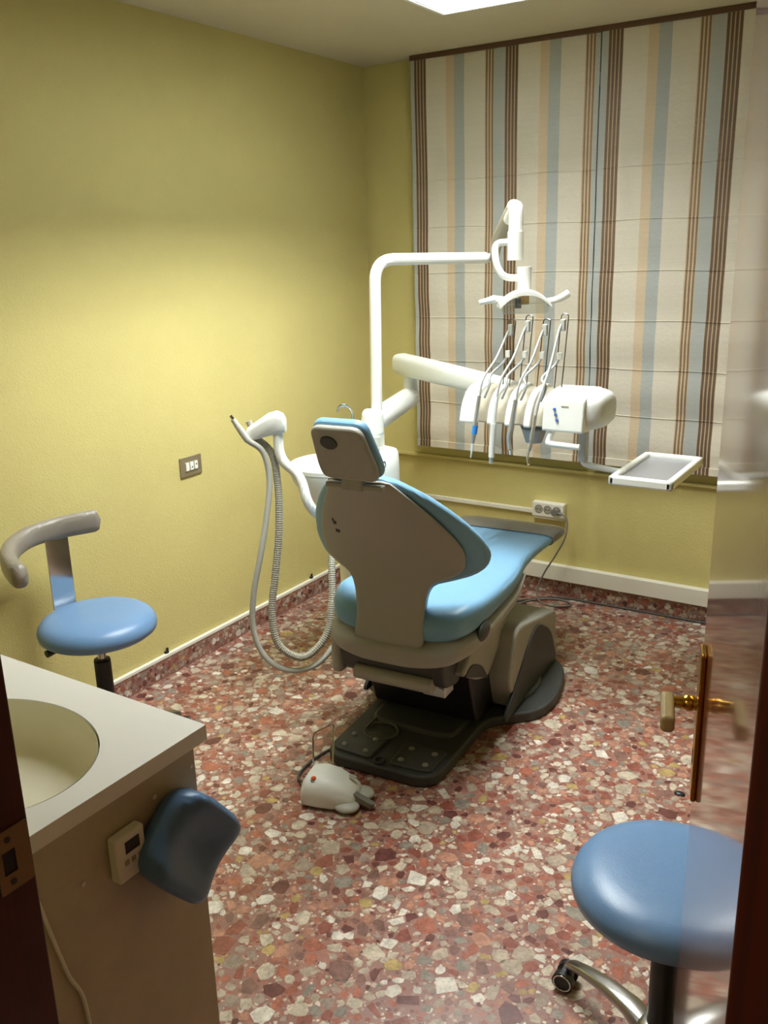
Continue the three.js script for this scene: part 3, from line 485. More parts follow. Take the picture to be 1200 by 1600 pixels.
// ---------------------------------------------------------------- operating lamp
{
  const t = thing('operating_lamp', 'white dental operating lamp on a tall bent post', 'dental lamp', [POST[0], 0.885, POST[1] + 0.01]);
  const p = [POST[0], POST[1] + 0.01], A = [-1.675, 1.605, -3.41];
  partW('post', pipe([[p[0], 0.885, p[1]], [p[0] + 0.012, 1.612, p[1]], A], 0.0225, 0.085, 24), M.white, t);
  partW('post_foot', merge(new THREE.CylinderGeometry(0.03, 0.03, 0.09, 28).translate(p[0], 0.93, p[1])), M.white, t);
  partW('swivel', pipe([A, [-1.655, 1.605, -3.445]], 0.017, 0.01, 20), M.whiteSoft, t);
  const B = [-1.425, 1.775, -3.15];
  // spring arm: box profile rising towards the window corner of the lamp
  const sa = partW('spring_arm', pipe([[-1.645, 1.6, -3.43], [-1.60, 1.66, -3.36], [B[0] - 0.012, B[1] + 0.012, B[2] - 0.015]], (f) => 0.02 + 0.008 * f, 0.03, 16), M.channel, t);
  partW('elbow', pipe([[B[0] - 0.045, B[1] - 0.035, B[2] - 0.05], [B[0] + 0.002, B[1] + 0.022, B[2]], [-1.42, 1.60, -3.135]], 0.026, 0.04, 20), M.white, t);
  partW('elbow_sleeve', new THREE.CylinderGeometry(0.029, 0.029, 0.1, 28).translate(-1.419, 1.648, -3.137), M.white, t);
  const y = partW('yoke', pipe([[-1.44, 1.662, -3.13], [-1.487, 1.66, -3.105], [-1.475, 1.585, -3.09], [-1.448, 1.537, -3.1], [-1.39, 1.535, -3.135]], 0.0125, 0.03, 16), M.white, t);
  const c = [-1.383, -3.14];
  partW('pivot', new THREE.CylinderGeometry(0.026, 0.025, 0.085, 28).translate(c[0], 1.532, c[1]), M.white, t);
  // reflector bowl: half dome open towards the chair
  const ax = V(0.845, 0, -0.535), fz = V(0.535, 0, 0.845);           // lamp's own right and forward
  const L = (r, yy, f) => { const v = V(c[0], yy, c[1]).addScaledVector(ax, r).addScaledVector(fz, f); return [v.x, v.y, v.z]; };
  const arch = []; for (let i = 0; i <= 20; i++) { const s = i / 20 * 2 - 1, x = s * 0.093, yt = 1.495 - 0.05 * Math.pow(Math.abs(s), 2.2); arch.push([x, yt, 0.017 - 0.006 * Math.abs(s)]); }
  const rg = arch.map(([x, yt, th]) => { const a = V(...L(x, yt - 0.006, -0.062)), b = V(...L(x, yt - 0.006, 0.062)), d = V(...L(x, yt - th - 0.004, 0.062)), e = V(...L(x, yt - th - 0.004, -0.062)); return [a, V(...L(x, yt, -0.03)), V(...L(x, yt, 0.03)), b, d, e]; });
  const dish = partW('reflector_arch', loft(rg, true, true, 0.6), M.white, t);
  partW('reflector', loft(Array.from({ length: 9 }, (_, j) => { const q = j / 8; return Array.from({ length: 24 }, (_, k) => { const a = k / 24 * 2 * Math.PI; return V(...L(0.082 * Math.sin(q * 1.45 + 0.05) * Math.cos(a), 1.482 - 0.045 * (1 - Math.cos(q * 1.45)), 0.04 * Math.sin(q * 1.45 + 0.05) * Math.sin(a))); }); }), true, false, 1), M.clear, dish, 'clear bowl reflector');
  partW('bulb_holder', merge(box(-0.016, 0.016, 1.44, 1.478, -0.014, 0.014, 0.003).rotateY(-0.56).translate(c[0], 0, c[1])), M.brass, dish);
  partW('bulb_clip', merge(box(-0.024, -0.012, 1.425, 1.462, -0.012, 0.012, 0.002).rotateY(-0.56).translate(c[0] - 0.008, 0, c[1] + 0.01)), M.darkGrey, dish);
  const sh = box(-0.088, 0.088, 1.408, 1.445, -0.044, 0.044, 0.014, 3).rotateY(0.564).translate(c[0], 0, c[1]);
  partW('splash_shield', sh, M.clear, dish, 'clear plastic shield under the lamp');
  const hl = partW('handle', pipe([L(-0.075, 1.462, 0.01), L(-0.11, 1.463, 0.01), L(-0.162, 1.452, 0.01)], (f) => 0.009 + 0.004 * Math.sin(f * 3.1), 0.03, 14), M.white, t);
  partW('grip', pipe([L(-0.108, 1.463, 0.01), L(-0.166, 1.45, 0.01)], (f) => 0.0145 - 0.006 * f, 0.03, 14), M.whiteSoft, hl);
  partW('handle', pipe([L(0.085, 1.45, 0.01), L(0.125, 1.455, 0.01), L(0.163, 1.478, 0.01)], (f) => 0.011 + 0.003 * f, 0.04, 14), M.white, t);
}
// ---------------------------------------------------------------- delivery unit with its two arms
const HEAD = { x0: -1.545, x1: -1.06, zf: -2.93 };
{
  const p = [POST[0], POST[1] + 0.01];
  const t = thing('delivery_unit', 'white instrument console on a jointed arm over the chair foot end', 'dental unit', [-1.3, 1.0, -3.03]);
  const arm1 = partW('lower_arm', merge(pipe([[p[0] - 0.0, 0.992, p[1] + 0.03], [-2.115, 0.992, -3.53]], 0.047, 0.02, 28)), M.whiteSoft, t);
  partW('arm_end_cap', new RoundedBoxGeometry(0.085, 0.115, 0.05, 6, 0.0245).rotateY(0.45).translate(p[0] + 0.012, 0.992, p[1] + 0.045), M.white, arm1);
  const pin = partW('elbow_pin', merge(new THREE.CylinderGeometry(0.03, 0.034, 0.09, 28).translate(-2.11, 1.05, -3.53), new THREE.CylinderGeometry(0.024, 0.024, 0.03, 20).translate(-2.11, 1.1, -3.53)), M.whiteSoft, t);
  partW('pin_ring', new THREE.CylinderGeometry(0.0305, 0.0305, 0.012, 24).translate(-2.11, 1.1, -3.53), M.steel, pin);
  // balanced arm: rounded box section
  const a0 = V(-2.185, 1.14, -3.56), a1 = V(-1.40, 1.125, -3.10), dir = a1.clone().sub(a0).normalize(), sd = V(-dir.z, 0, dir.x).normalize(), upv = sd.clone().cross(dir);
  const sec = (c, hw, hh) => Array.from({ length: 28 }, (_, k) => { const a = k / 28 * 2 * Math.PI; return c.clone().addScaledVector(sd, hw * sp(Math.cos(a), 0.6)).addScaledVector(upv, hh * sp(Math.sin(a), 0.6)); });
  partW('balanced_arm', loft([[0, 0.035, 0.036], [0.004, 0.04, 0.044], [0.02, 0.042, 0.048], [0.3, 0.042, 0.047], [0.8, 0.038, 0.04], [0.9, 0.03, 0.034]].map(([f, a, b]) => sec(a0.clone().addScaledVector(dir, f), a, b)), true, true, 0.6), M.whiteSoft, t);
  // console
  const prof = (g) => { const a = g.rotateY(-Math.PI / 2); return a; };   // shape (z,y) extruded along x
  const ext = (pts, r, x0, x1, bevel) => { const g = slab(pts, r, x1 - x0, bevel, 8); g.applyMatrix4(new THREE.Matrix4().makeBasis(V(0, 0, 1), V(0, 1, 0), V(-1, 0, 0))); return g.translate(x1, 0, 0); };
  const zf = HEAD.zf, ribP = [[zf, 1.022, 0.012], [zf - 0.018, 1.09, 0.05], [zf - 0.07, 1.148, 0.05], [zf - 0.2, 1.162, 0.03], [zf - 0.23, 1.05, 0.03], [zf - 0.12, 1.018, 0.02]];
  const inP = [[zf - 0.016, 1.026, 0.008], [zf - 0.034, 1.085, 0.05], [zf - 0.085, 1.138, 0.04], [zf - 0.198, 1.15, 0.03], [zf - 0.22, 1.05, 0.02], [zf - 0.12, 1.022, 0.02]];
  const body = partW('console_core', ext(inP, 0.02, -1.53, -1.2, 0.003), M.channel, t, 'beige instrument channels');
  const ribs = [[-1.545, -1.485], [-1.432, -1.408], [-1.362, -1.334], [-1.288, -1.262]];
  for (const [x0, x1] of ribs) partW('divider', ext(ribP, 0.03, x0, x1, 0.006), M.white, t);
  const con = partW('control_panel', ext([[zf + 0.008, 1.02, 0.01], [zf - 0.008, 1.134, 0.012], [zf - 0.06, 1.152, 0.05], [zf - 0.2, 1.162, 0.04], [zf - 0.24, 1.05, 0.04], [zf - 0.13, 1.012, 0.03]], 0.02, -1.212, -1.062, 0.006), M.white, t);
  partW('console_end', loft([[0, 1, 0], [0.02, 0.97, 0], [0.042, 0.86, -0.004], [0.056, 0.66, -0.008], [0.06, 0.4, -0.01]].map(([dx, s]) => Array.from({ length: 32 }, (_, k) => { const a = k / 32 * 2 * Math.PI; return V(-1.068 + dx, 1.088 + 0.07 * s * sp(Math.sin(a), 0.7), zf - 0.125 + 0.108 * s * sp(Math.cos(a), 0.7)); })), true, true, 0.6), M.whiteSoft, t);
  for (let k = 0; k < 3; k++) partW('button', new THREE.CylinderGeometry(0.005, 0.0055, 0.004, 18).rotateX(Math.PI / 2 - 0.13).translate(-1.168 + k * 0.006, 1.098 - k * 0.0185, zf + 0.0015 + k * 0.0022), M.buttonBlue, con, 'small blue round button');
  partW('label_strip', box(-1.145, -1.118, 1.106, 1.111, zf - 0.0045, zf - 0.0032), M.channel, con);
  // whip rods that carry the hoses
  const X = [-1.411, -1.343, -1.275, -1.207], topY = [1.39, 1.405, 1.393, 1.412];
  X.forEach((x, i) => {
    const ty = topY[i], zb = -3.055, zt = -3.1, w = 0.0135;
    const rod = partW('hose_rod', pipe([[x - w, 1.15, zb], [x - w + 0.002, ty, zt], [x + w + 0.002, ty, zt], [x + w, 1.15, zb]], 0.0022, 0.0134, 8), M.wire, t, 'thin steel loop holding a hose');
    partW('guide_roller', new THREE.CylinderGeometry(0.0095, 0.0095, 0.024, 18).translate(x - 0.004, 1.265, -3.074), M.white, rod);
    partW('hose_clip', box(x - 0.009, x + 0.008, ty - 0.06, ty - 0.018, -3.098, -3.08, 0.004), M.hose, rod);
  });
  partW('swivel_cup', lathe([[0.0, 0], [0.03, 0], [0.045, 0.045], [0.05, 0.06], [0.0, 0.06]], [-1.285, 0.952, -3.03], 32), std({ color: '#a6abaa', roughness: 0.4 }), t, 'grey cone under the console');
  partW('handle', pipe([[-1.175, 1.03, -2.945], [-1.19, 0.981, -2.93], [-1.185, 0.975, -2.925], [-1.07, 0.972, -2.925]], 0.0105, 0.02, 14), M.white, t, 'white grip rail below the console');
  // tray carrier
  partW('tray_post', box(-1.1, -1.07, 0.905, 1.04, -3.02, -2.985, 0.006), M.hose, t);
  partW('tray_arm', pipe([[-1.085, 0.912, -3.0], [-1.075, 0.895, -3.0], [-0.95, 0.866, -3.06]], 0.011, 0.02, 12), M.whiteSoft, t);
}
// the tray
{
  const y = 0.845, x0 = -0.972, x1 = -0.752, z0 = -3.375, z1 = -2.945;
  const t = thing('instrument_tray', 'white rectangular tray with grey inlay on a thin arm', 'tray', [(x0 + x1) / 2, y, (z0 + z1) / 2]);
  const b = 0.026;
  partW('tray_rim', merge(box(x0, x1, y, y + 0.034, z1 - b, z1, 0.009, 3), box(x0, x1, y, y + 0.034, z0, z0 + b, 0.009, 3), box(x0, x0 + b, y, y + 0.034, z0, z1, 0.009, 3), box(x1 - b, x1, y, y + 0.034, z0, z1, 0.009, 3), box(x0 + 0.005, x1 - 0.005, y + 0.002, y + 0.01, z0 + 0.005, z1 - 0.005)), M.white, t);
  partW('tray_inlay', box(x0 + b, x1 - b, y + 0.01, y + 0.02, z0 + b, z1 - b, 0.002), M.tray, t, 'grey metal inlay');
}
// handpieces hanging in the console
{
  const lathePath = (pts, prof) => pipe(pts, (f) => lerpTable(prof, f), 0.012, 16);
  const X = [-1.411, -1.343, -1.275, -1.207], topY = [1.39, 1.405, 1.393, 1.412];
  const spec = [
    { label: 'leftmost handpiece, silver with a bright blue band', top: [-1.452, 1.13, -2.915], mid: [-1.462, 1.03, -2.905], tip: [-1.477, 0.9, -2.9], kind: 0, hose: M.tubing },
    { label: 'second handpiece, slim and all white with a grey tip', top: [-1.382, 1.13, -2.915], mid: [-1.39, 1.03, -2.905], tip: [-1.396, 0.885, -2.9], kind: 1, hose: M.tubing },
    { label: 'third handpiece, thick silver body with a bent head', top: [-1.308, 1.125, -2.915], mid: [-1.322, 1.01, -2.905], tip: [-1.318, 0.94, -2.9], kind: 2, hose: M.tubing },
    { label: 'rightmost handpiece, thin steel syringe with a curved tip', top: [-1.232, 1.075, -2.915], mid: [-1.24, 0.98, -2.9], tip: [-1.246, 0.9, -2.895], kind: 3, hose: M.tubing },
  ];
  spec.forEach((s, i) => {
    const t = thing('dental_handpiece', s.label, 'handpiece', s.mid, 0, 'handpieces hanging from the console');
    const ty = topY[i] - 0.03, x = X[i];
    const lp = (f) => s.top.map((v, k) => v + (s.mid[k] - v) * f);
    if (s.kind === 0) {
      partW('body', pipe([s.top, s.mid, [-1.468, 0.985, -2.903]], (f) => 0.008 + 0.002 * Math.sin(f * 3.14), 0.01), M.steel, t);
      partW('color_band', pipe([[-1.4625, 1.022, -2.905], [-1.4665, 0.99, -2.903]], 0.0105, 0.01), M.blueBand, t, 'bright blue band');
      partW('nose', pipe([[-1.468, 0.988, -2.903], [-1.472, 0.955, -2.902]], (f) => 0.0095 - 0.004 * f, 0.01), M.tubing, t);
      partW('tip', pipe([[-1.472, 0.957, -2.902], [-1.475, 0.92, -2.9], [-1.479, 0.9, -2.9]], (f) => 0.005 - 0.0025 * f, 0.01, 10), M.whiteSoft, t);
    } else if (s.kind === 1) {
      partW('body', pipe([s.top, s.mid], (f) => 0.0065 + 0.002 * f, 0.01), M.whiteSoft, t);
      partW('sleeve', pipe([[-1.39, 1.035, -2.905], [-1.395, 0.91, -2.9]], (f) => 0.0105 + (f > 0.3 && f < 0.9 ? 0.001 : 0), 0.01), M.white, t);
      partW('tip', pipe([[-1.395, 0.912, -2.9], [-1.396, 0.887, -2.9]], 0.008, 0.01), M.tubing, t);
    } else if (s.kind === 2) {
      partW('body', pipe([s.top, s.mid], (f) => 0.0085 + 0.002 * f, 0.01), M.steel, t);
      partW('neck', pipe([s.mid, [-1.329, 0.985, -2.903], [-1.321, 0.945, -2.9]], (f) => 0.0105 - 0.003 * f, 0.03), M.steel, t);
      partW('head', new THREE.CylinderGeometry(0.008, 0.008, 0.015, 16).rotateX(0.3).translate(-1.317, 0.938, -2.897), M.chrome, t);
    } else {
      partW('body', pipe([s.top, s.mid, [-1.247, 0.95, -2.898]], (f) => 0.0065 + 0.0015 * Math.sin(f * 9), 0.01), M.steel, t);
      partW('tip', pipe([[-1.247, 0.952, -2.898], [-1.252, 0.925, -2.897], [-1.247, 0.905, -2.895], [-1.241, 0.897, -2.89]], 0.005, 0.02, 10), M.chrome, t);
    }
    partW('hose', tube([s.top, [s.top[0] + 0.006, s.top[1] + 0.06, s.top[2] - 0.02], [s.top[0] + (x - s.top[0]) * 0.5, s.top[1] + (ty - s.top[1]) * 0.5 + 0.01, -3.01], [x - 0.008, ty - 0.02, -3.078], [x, ty + 0.002, -3.088]], i === 3 ? 0.0056 : 0.0046, 40, 8), s.hose, t);
    partW('return_hose', tube([[x - 0.004, 1.258, -3.072], [x - 0.014, 1.235, -3.06], [x - 0.04, 1.19, -3.0], [s.top[0] + 0.012, 1.165, -2.975], [s.top[0] + 0.002, 1.12, -2.955]], 0.005, 30, 8), s.hose, t);
  });
}
// ---------------------------------------------------------------- suction holder and hoses
{
  const t = thing('suction_holder', 'white hose holder on an S-shaped arm left of the chair', 'hose holder', [-1.93, 0.6, -2.72]);
  partW('arm', pipe([[-1.955, 1.075, -2.372], [-1.945, 0.955, -2.36], [-1.876, 0.905, -2.385], [-1.838, 0.80, -2.37], [-1.83, 0.74, -2.44], [-1.88, 0.70, -2.82]], 0.0175, 0.05, 18), M.white, t);
  // wedge-shaped holder
  const r = V(0.84, 0, -0.54), f = V(0.54, 0, 0.84), o = V(-1.985, 1.06, -2.36), at = (a, b, c) => o.clone().addScaledVector(r, a).addScaledVector(f, c).add(V(0, b, 0));
  const secs = [[-0.075, -0.028, 0.006, 0.02], [-0.066, -0.036, 0.014, 0.026], [-0.04, -0.03, 0.03, 0.03], [0.0, -0.02, 0.056, 0.034], [0.03, -0.014, 0.064, 0.036], [0.052, -0.01, 0.054, 0.036], [0.06, -0.008, 0.036, 0.032]];
  partW('holder', loft(secs.map(([a, y0, y1, c]) => Array.from({ length: 24 }, (_, k) => { const q = k / 24 * 2 * Math.PI; return at(a, (y0 + y1) / 2 + (y1 - y0) / 2 * sp(Math.sin(q), 0.5), c * sp(Math.cos(q), 0.5)); })), true, true, 0.7), M.white, t);
  const gp = (a, b, c) => { const v = at(a, b, c); return [v.x, v.y, v.z]; };
  const h1 = thing('suction_hose', 'pale outer suction hose hanging in the longer loop', 'hose', gp(-0.06, -0.03, 0.02), 0, 'suction hoses');
  partW('handle', pipe([gp(-0.07, -0.03, 0.03), gp(-0.1, 0.018, 0.03), gp(-0.116, 0.045, 0.03)], (q) => 0.0125 - 0.003 * q, 0.02), M.hose, h1);
  partW('nozzle', pipe([gp(-0.112, 0.04, 0.03), gp(-0.124, 0.058, 0.03)], 0.006, 0.02, 12), M.chrome, h1);
  partW('hose', tube([gp(-0.07, -0.03, 0.03), [-1.995, 0.99, -2.33], [-1.975, 0.9, -2.335], [-1.972, 0.75, -2.3], [-1.978, 0.63, -2.265], [-1.992, 0.49, -2.23], [-1.99, 0.36, -2.215], [-1.95, 0.26, -2.225], [-1.879, 0.215, -2.258], [-1.81, 0.222, -2.32], [-1.768, 0.29, -2.4], [-1.76, 0.38, -2.45], [-1.80, 0.5, -2.6], [-1.88, 0.55, -2.83]], 0.0105, 160, 12), M.hose, h1);
  const h2 = thing('suction_hose', 'ribbed grey inner suction hose hanging in the shorter loop', 'hose', gp(-0.045, -0.03, -0.02), 0, 'suction hoses');
  partW('handle', pipe([gp(-0.05, -0.028, -0.012), gp(-0.062, 0.01, -0.012), gp(-0.07, 0.03, -0.012)], 0.011, 0.02), M.hoseGrey, h2);
  const c = new THREE.CatmullRomCurve3([gp(-0.05, -0.028, -0.012), [-1.985, 0.98, -2.365], [-1.955, 0.87, -2.355], [-1.935, 0.7, -2.32], [-1.933, 0.56, -2.285], [-1.93, 0.42, -2.25], [-1.9, 0.31, -2.245], [-1.834, 0.262, -2.29], [-1.79, 0.32, -2.37], [-1.795, 0.44, -2.425], [-1.835, 0.6, -2.5], [-1.87, 0.66, -2.66], [-1.9, 0.66, -2.84]].map((p) => V(...p)), false, 'centripetal');
  const n = 420, fr = c.computeFrenetFrames(n), rings = [];
  for (let i = 0; i <= n; i++) { const p = c.getPointAt(i / n), rr = 0.0128 + (i % 2 ? 0.0012 : 0); rings.push(Array.from({ length: 10 }, (_, k) => { const a = k / 10 * 2 * Math.PI; return p.clone().addScaledVector(fr.normals[i], Math.cos(a) * rr).addScaledVector(fr.binormals[i], Math.sin(a) * rr); })); }
  partW('hose', loft(rings, true, true, 0.4), M.hoseGrey, h2);
}
// ---------------------------------------------------------------- foot control
{
  const t = thing('foot_control', 'pale grey foot pedal with an orange button by the floor plate', 'foot pedal', [-1.475, 0, -1.955], 0.26);
  // own axes: x towards the pedal lever
  const secs = [[-0.088, 0.045, 0.05], [-0.085, 0.06, 0.075], [-0.07, 0.07, 0.094], [-0.03, 0.073, 0.1], [0.01, 0.07, 0.092], [0.05, 0.06, 0.075], [0.075, 0.05, 0.058], [0.084, 0.04, 0.045]];
  part('body', loft(secs.map(([x, hz, h]) => Array.from({ length: 28 }, (_, k) => { const a = k / 28 * 2 * Math.PI, s = Math.sin(a); return V(x, 0.004 + (s > 0 ? h * 0.45 + h * 0.55 * sp(s, 0.6) : h * 0.45 + h * 0.45 * sp(s, 0.3)) - 0.003, hz * (s > 0 ? 1 - 0.22 * s : 1) * sp(Math.cos(a), 0.5)); })), true, true, 0.7), M.whiteSoft, t);
  const bt = part('button_base', lathe([[0.0, 0.004], [0.008, 0.004], [0.011, 0], [0, 0]], [-0.045, 0.088, 0.044], 20), M.steel, t);
  part('orange_button', new THREE.SphereGeometry(0.0085, 16, 10).scale(1, 0.75, 1).translate(-0.045, 0.094, 0.044), M.orange, bt, 'round orange button');
  part('lever', slab([[0, -0.012], [0.09, -0.01], [0.1, 0.0], [0.09, 0.012], [0, 0.012]], 0.008, 0.02, 0.003).rotateX(Math.PI / 2).rotateZ(-0.42).translate(0.055, 0.062, 0.02), M.greyCable, t, 'grey foot lever');
  part('side_lobe', new THREE.SphereGeometry(0.034, 20, 12).scale(1.2, 0.5, 1).translate(0.085, 0.02, -0.028), M.hose, t);
  part('side_lobe', new THREE.SphereGeometry(0.034, 20, 12).scale(1.2, 0.45, 1).translate(0.06, 0.017, 0.045), M.hose, t);
  part('slot', box(0.03, 0.055, 0.083, 0.087, -0.02, -0.008, 0.002).rotateZ(-0.25).translate(0, 0.012, 0), M.hose, t);
  part('carry_handle', pipe([[-0.085, 0.05, -0.05], [-0.095, 0.17, -0.085], [-0.04, 0.19, -0.13], [-0.02, 0.09, -0.055]], 0.0026, 0.015, 8), M.chrome, t, 'bent steel carrying wire');
  solo('pedal_cord', tube([[-1.56, 0.03, -1.94], [-1.64, 0.008, -1.99], [-1.66, 0.006, -2.1], [-1.63, 0.01, -2.25], [-1.57, 0.05, -2.34], [-1.50, 0.051, -2.36], [-1.46, 0.051, -2.31], [-1.50, 0.05, -2.25], [-1.565, 0.05, -2.27], [-1.58, 0.052, -2.40], [-1.56, 0.056, -2.55], [-1.545, 0.16, -2.66]], 0.0042, 120, 8), M.cable, 'dark cord looping from the foot pedal over the floor plate', 'cord', [-1.6, 0, -2.2]);
}
solo('rubber_bumper', new THREE.SphereGeometry(0.016, 16, 10, 0, 6.2832, 0, 1.5708).scale(1.1, 0.5, 0.8).translate(-0.5565, 0.0008, -2.519), M.black, 'tiny black rubber bumper on the floor beyond the door handle', 'bumper', [-0.5565, 0, -2.519]);
// ---------------------------------------------------------------- stools
function stool(pos, topH, label, firstLeg, back) {
  const t = thing('stool', label, 'stool', [pos[0], 0, pos[1]], 0, 'blue round stools');
  const R = 0.188, y = topH;
  part('seat', lathe([[0, y], [0.08, y - 0.0004], [0.12, y - 0.0015], [0.145, y - 0.005], [0.162, y - 0.011], [0.175, y - 0.02], [0.184, y - 0.033], [R, y - 0.047], [0.185, y - 0.063], [0.172, y - 0.073], [0.15, y - 0.077], [0, y - 0.077]], [0, 0, 0], 64), M.stoolBlue, t, 'round blue leatherette seat');
  const pan = part('seat_pan', merge(new THREE.CylinderGeometry(0.13, 0.11, 0.012, 40).translate(0, y - 0.083, 0), new THREE.CylinderGeometry(0.03, 0.03, 0.012, 24).translate(0, y - 0.093, 0)), M.black, t);
  part('piston', new THREE.CylinderGeometry(0.0145, 0.0145, 0.12, 20).translate(0, y - 0.15, 0), M.chrome, t);
  part('column', lathe([[0, y - 0.13 - (back ? 0.035 : -0.03)], [0.026, y - 0.13 - (back ? 0.035 : -0.03)], [0.027, y - 0.137 - (back ? 0.035 : -0.03)], [0.0275, 0.09], [0, 0.09]], [0, 0, 0], 28), M.black, t);
  part('hub', lathe([[0.0, 0.14], [0.034, 0.14], [0.045, 0.12], [0.048, 0.075], [0.03, 0.068], [0, 0.068]], [0, 0, 0], 32), M.alu, t);
  part('height_lever', pipe([[0.02, y - 0.1, 0.02], [0.05, y - 0.1, 0.1], [0.055, y - 0.105, 0.15]].map(([a, b, c]) => (back ? [-a - 0.02, b, c] : [a, b, -c])), (f) => 0.006 + 0.006 * f, 0.03, 10), M.black, t);
  for (let k = 0; k < 5; k++) {
    const a = firstLeg + k * 2 * Math.PI / 5, dx = Math.cos(a), dz = Math.sin(a);
    const rg = [[0.03, 0.1, 0.03, 0.02], [0.08, 0.11, 0.025, 0.016], [0.15, 0.105, 0.02, 0.013], [0.22, 0.088, 0.016, 0.011], [0.262, 0.072, 0.014, 0.01], [0.275, 0.066, 0.01, 0.006]].map(([r, h, hw, hh]) => Array.from({ length: 16 }, (_, j) => { const q = j / 16 * 2 * Math.PI, s = hw * sp(Math.cos(q), 0.7); return V(dx * r - dz * s, h + hh * sp(Math.sin(q), 0.7), dz * r + dx * s); }));
    const leg = part('leg', loft(rg, true, true, 0.7), M.alu, t);
    const cast = part('castor_fork', merge(new THREE.CylinderGeometry(0.008, 0.008, 0.03, 12).translate(dx * 0.268, 0.055, dz * 0.268), box(-0.014, 0.014, 0.026, 0.05, -0.012, 0.014, 0.005).rotateY(-a + 0.5).translate(dx * 0.275, 0, dz * 0.275)), M.black, leg);
    for (const s of [-1, 1]) {
      const w = part('castor_wheel', new THREE.CylinderGeometry(0.025, 0.025, 0.016, 24).rotateX(Math.PI / 2).translate(0, 0, s * 0.018).rotateY(-a + 0.5).translate(dx * 0.28, 0.0255, dz * 0.28), M.black, leg);
      part('wheel_rim', new THREE.TorusGeometry(0.02, 0.0022, 8, 24).translate(0, 0, s * 0.0265).rotateY(-a + 0.5).translate(dx * 0.28, 0.0255, dz * 0.28), M.chrome, leg);
    }
  }
  if (back) {
    const W = (x, yy, z) => V(x - pos[0], yy, z - pos[1]);
    const c = new THREE.CatmullRomCurve3([W(-2.365, 0.802, -1.915), W(-2.385, 0.801, -1.87), W(-2.43, 0.797, -1.785), W(-2.448, 0.79, -1.69), W(-2.412, 0.78, -1.60), W(-2.34, 0.77, -1.538), W(-2.255, 0.762, -1.5), W(-2.21, 0.76, -1.488)], false, 'centripetal');
    const n = 48, rings = [];
    for (let i = 0; i <= n; i++) {
      const f = i / n, p = c.getPointAt(f), tg = c.getTangentAt(f), s = V(-tg.z, 0, tg.x).normalize(), e = Math.min(1, Math.sqrt(Math.max(0, 1 - Math.pow(1 - Math.min(1, Math.min(f, 1 - f) / 0.04), 2)))) * 0.96 + 0.04;
      const hh = (0.036 + 0.002 * Math.cos(f * 6)) * e, ww = (0.017 + 0.008 * Math.min(1, f * 1.6)) * e;
      rings.push(Array.from({ length: 24 }, (_, k) => { const a = k / 24 * 2 * Math.PI; return p.clone().addScaledVector(s, ww * sp(Math.cos(a), 0.75)).add(V(0, hh * sp(Math.sin(a), 0.75), 0)); }));
    }
    part('back_support', loft(rings, true, true, 1.2), M.greyPad, t, 'curved grey padded back support');
    const bx = -2.425 - pos[0], bz = -1.775 - pos[1], ang = Math.atan2(bx, bz);
    part('back_bar', merge(box(-0.042, 0.042, y - 0.1, 0.775, -0.0025, 0.0025, 0.002), box(-0.042, 0.042, y - 0.102, y - 0.096, -0.12, 0, 0.002)).rotateY(ang).translate(bx, 0, bz), M.chrome, t, 'flat polished steel bar');
  }
  return t;
}
stool([-2.247, -1.757], 0.548, 'blue round stool with curved grey back support by the left wall', Math.atan2(-0.31, 0.05), true);
stool([-0.334, -1.499], 0.508, 'blue round stool without back support beside the open door', Math.atan2(-0.135, -0.258), false);

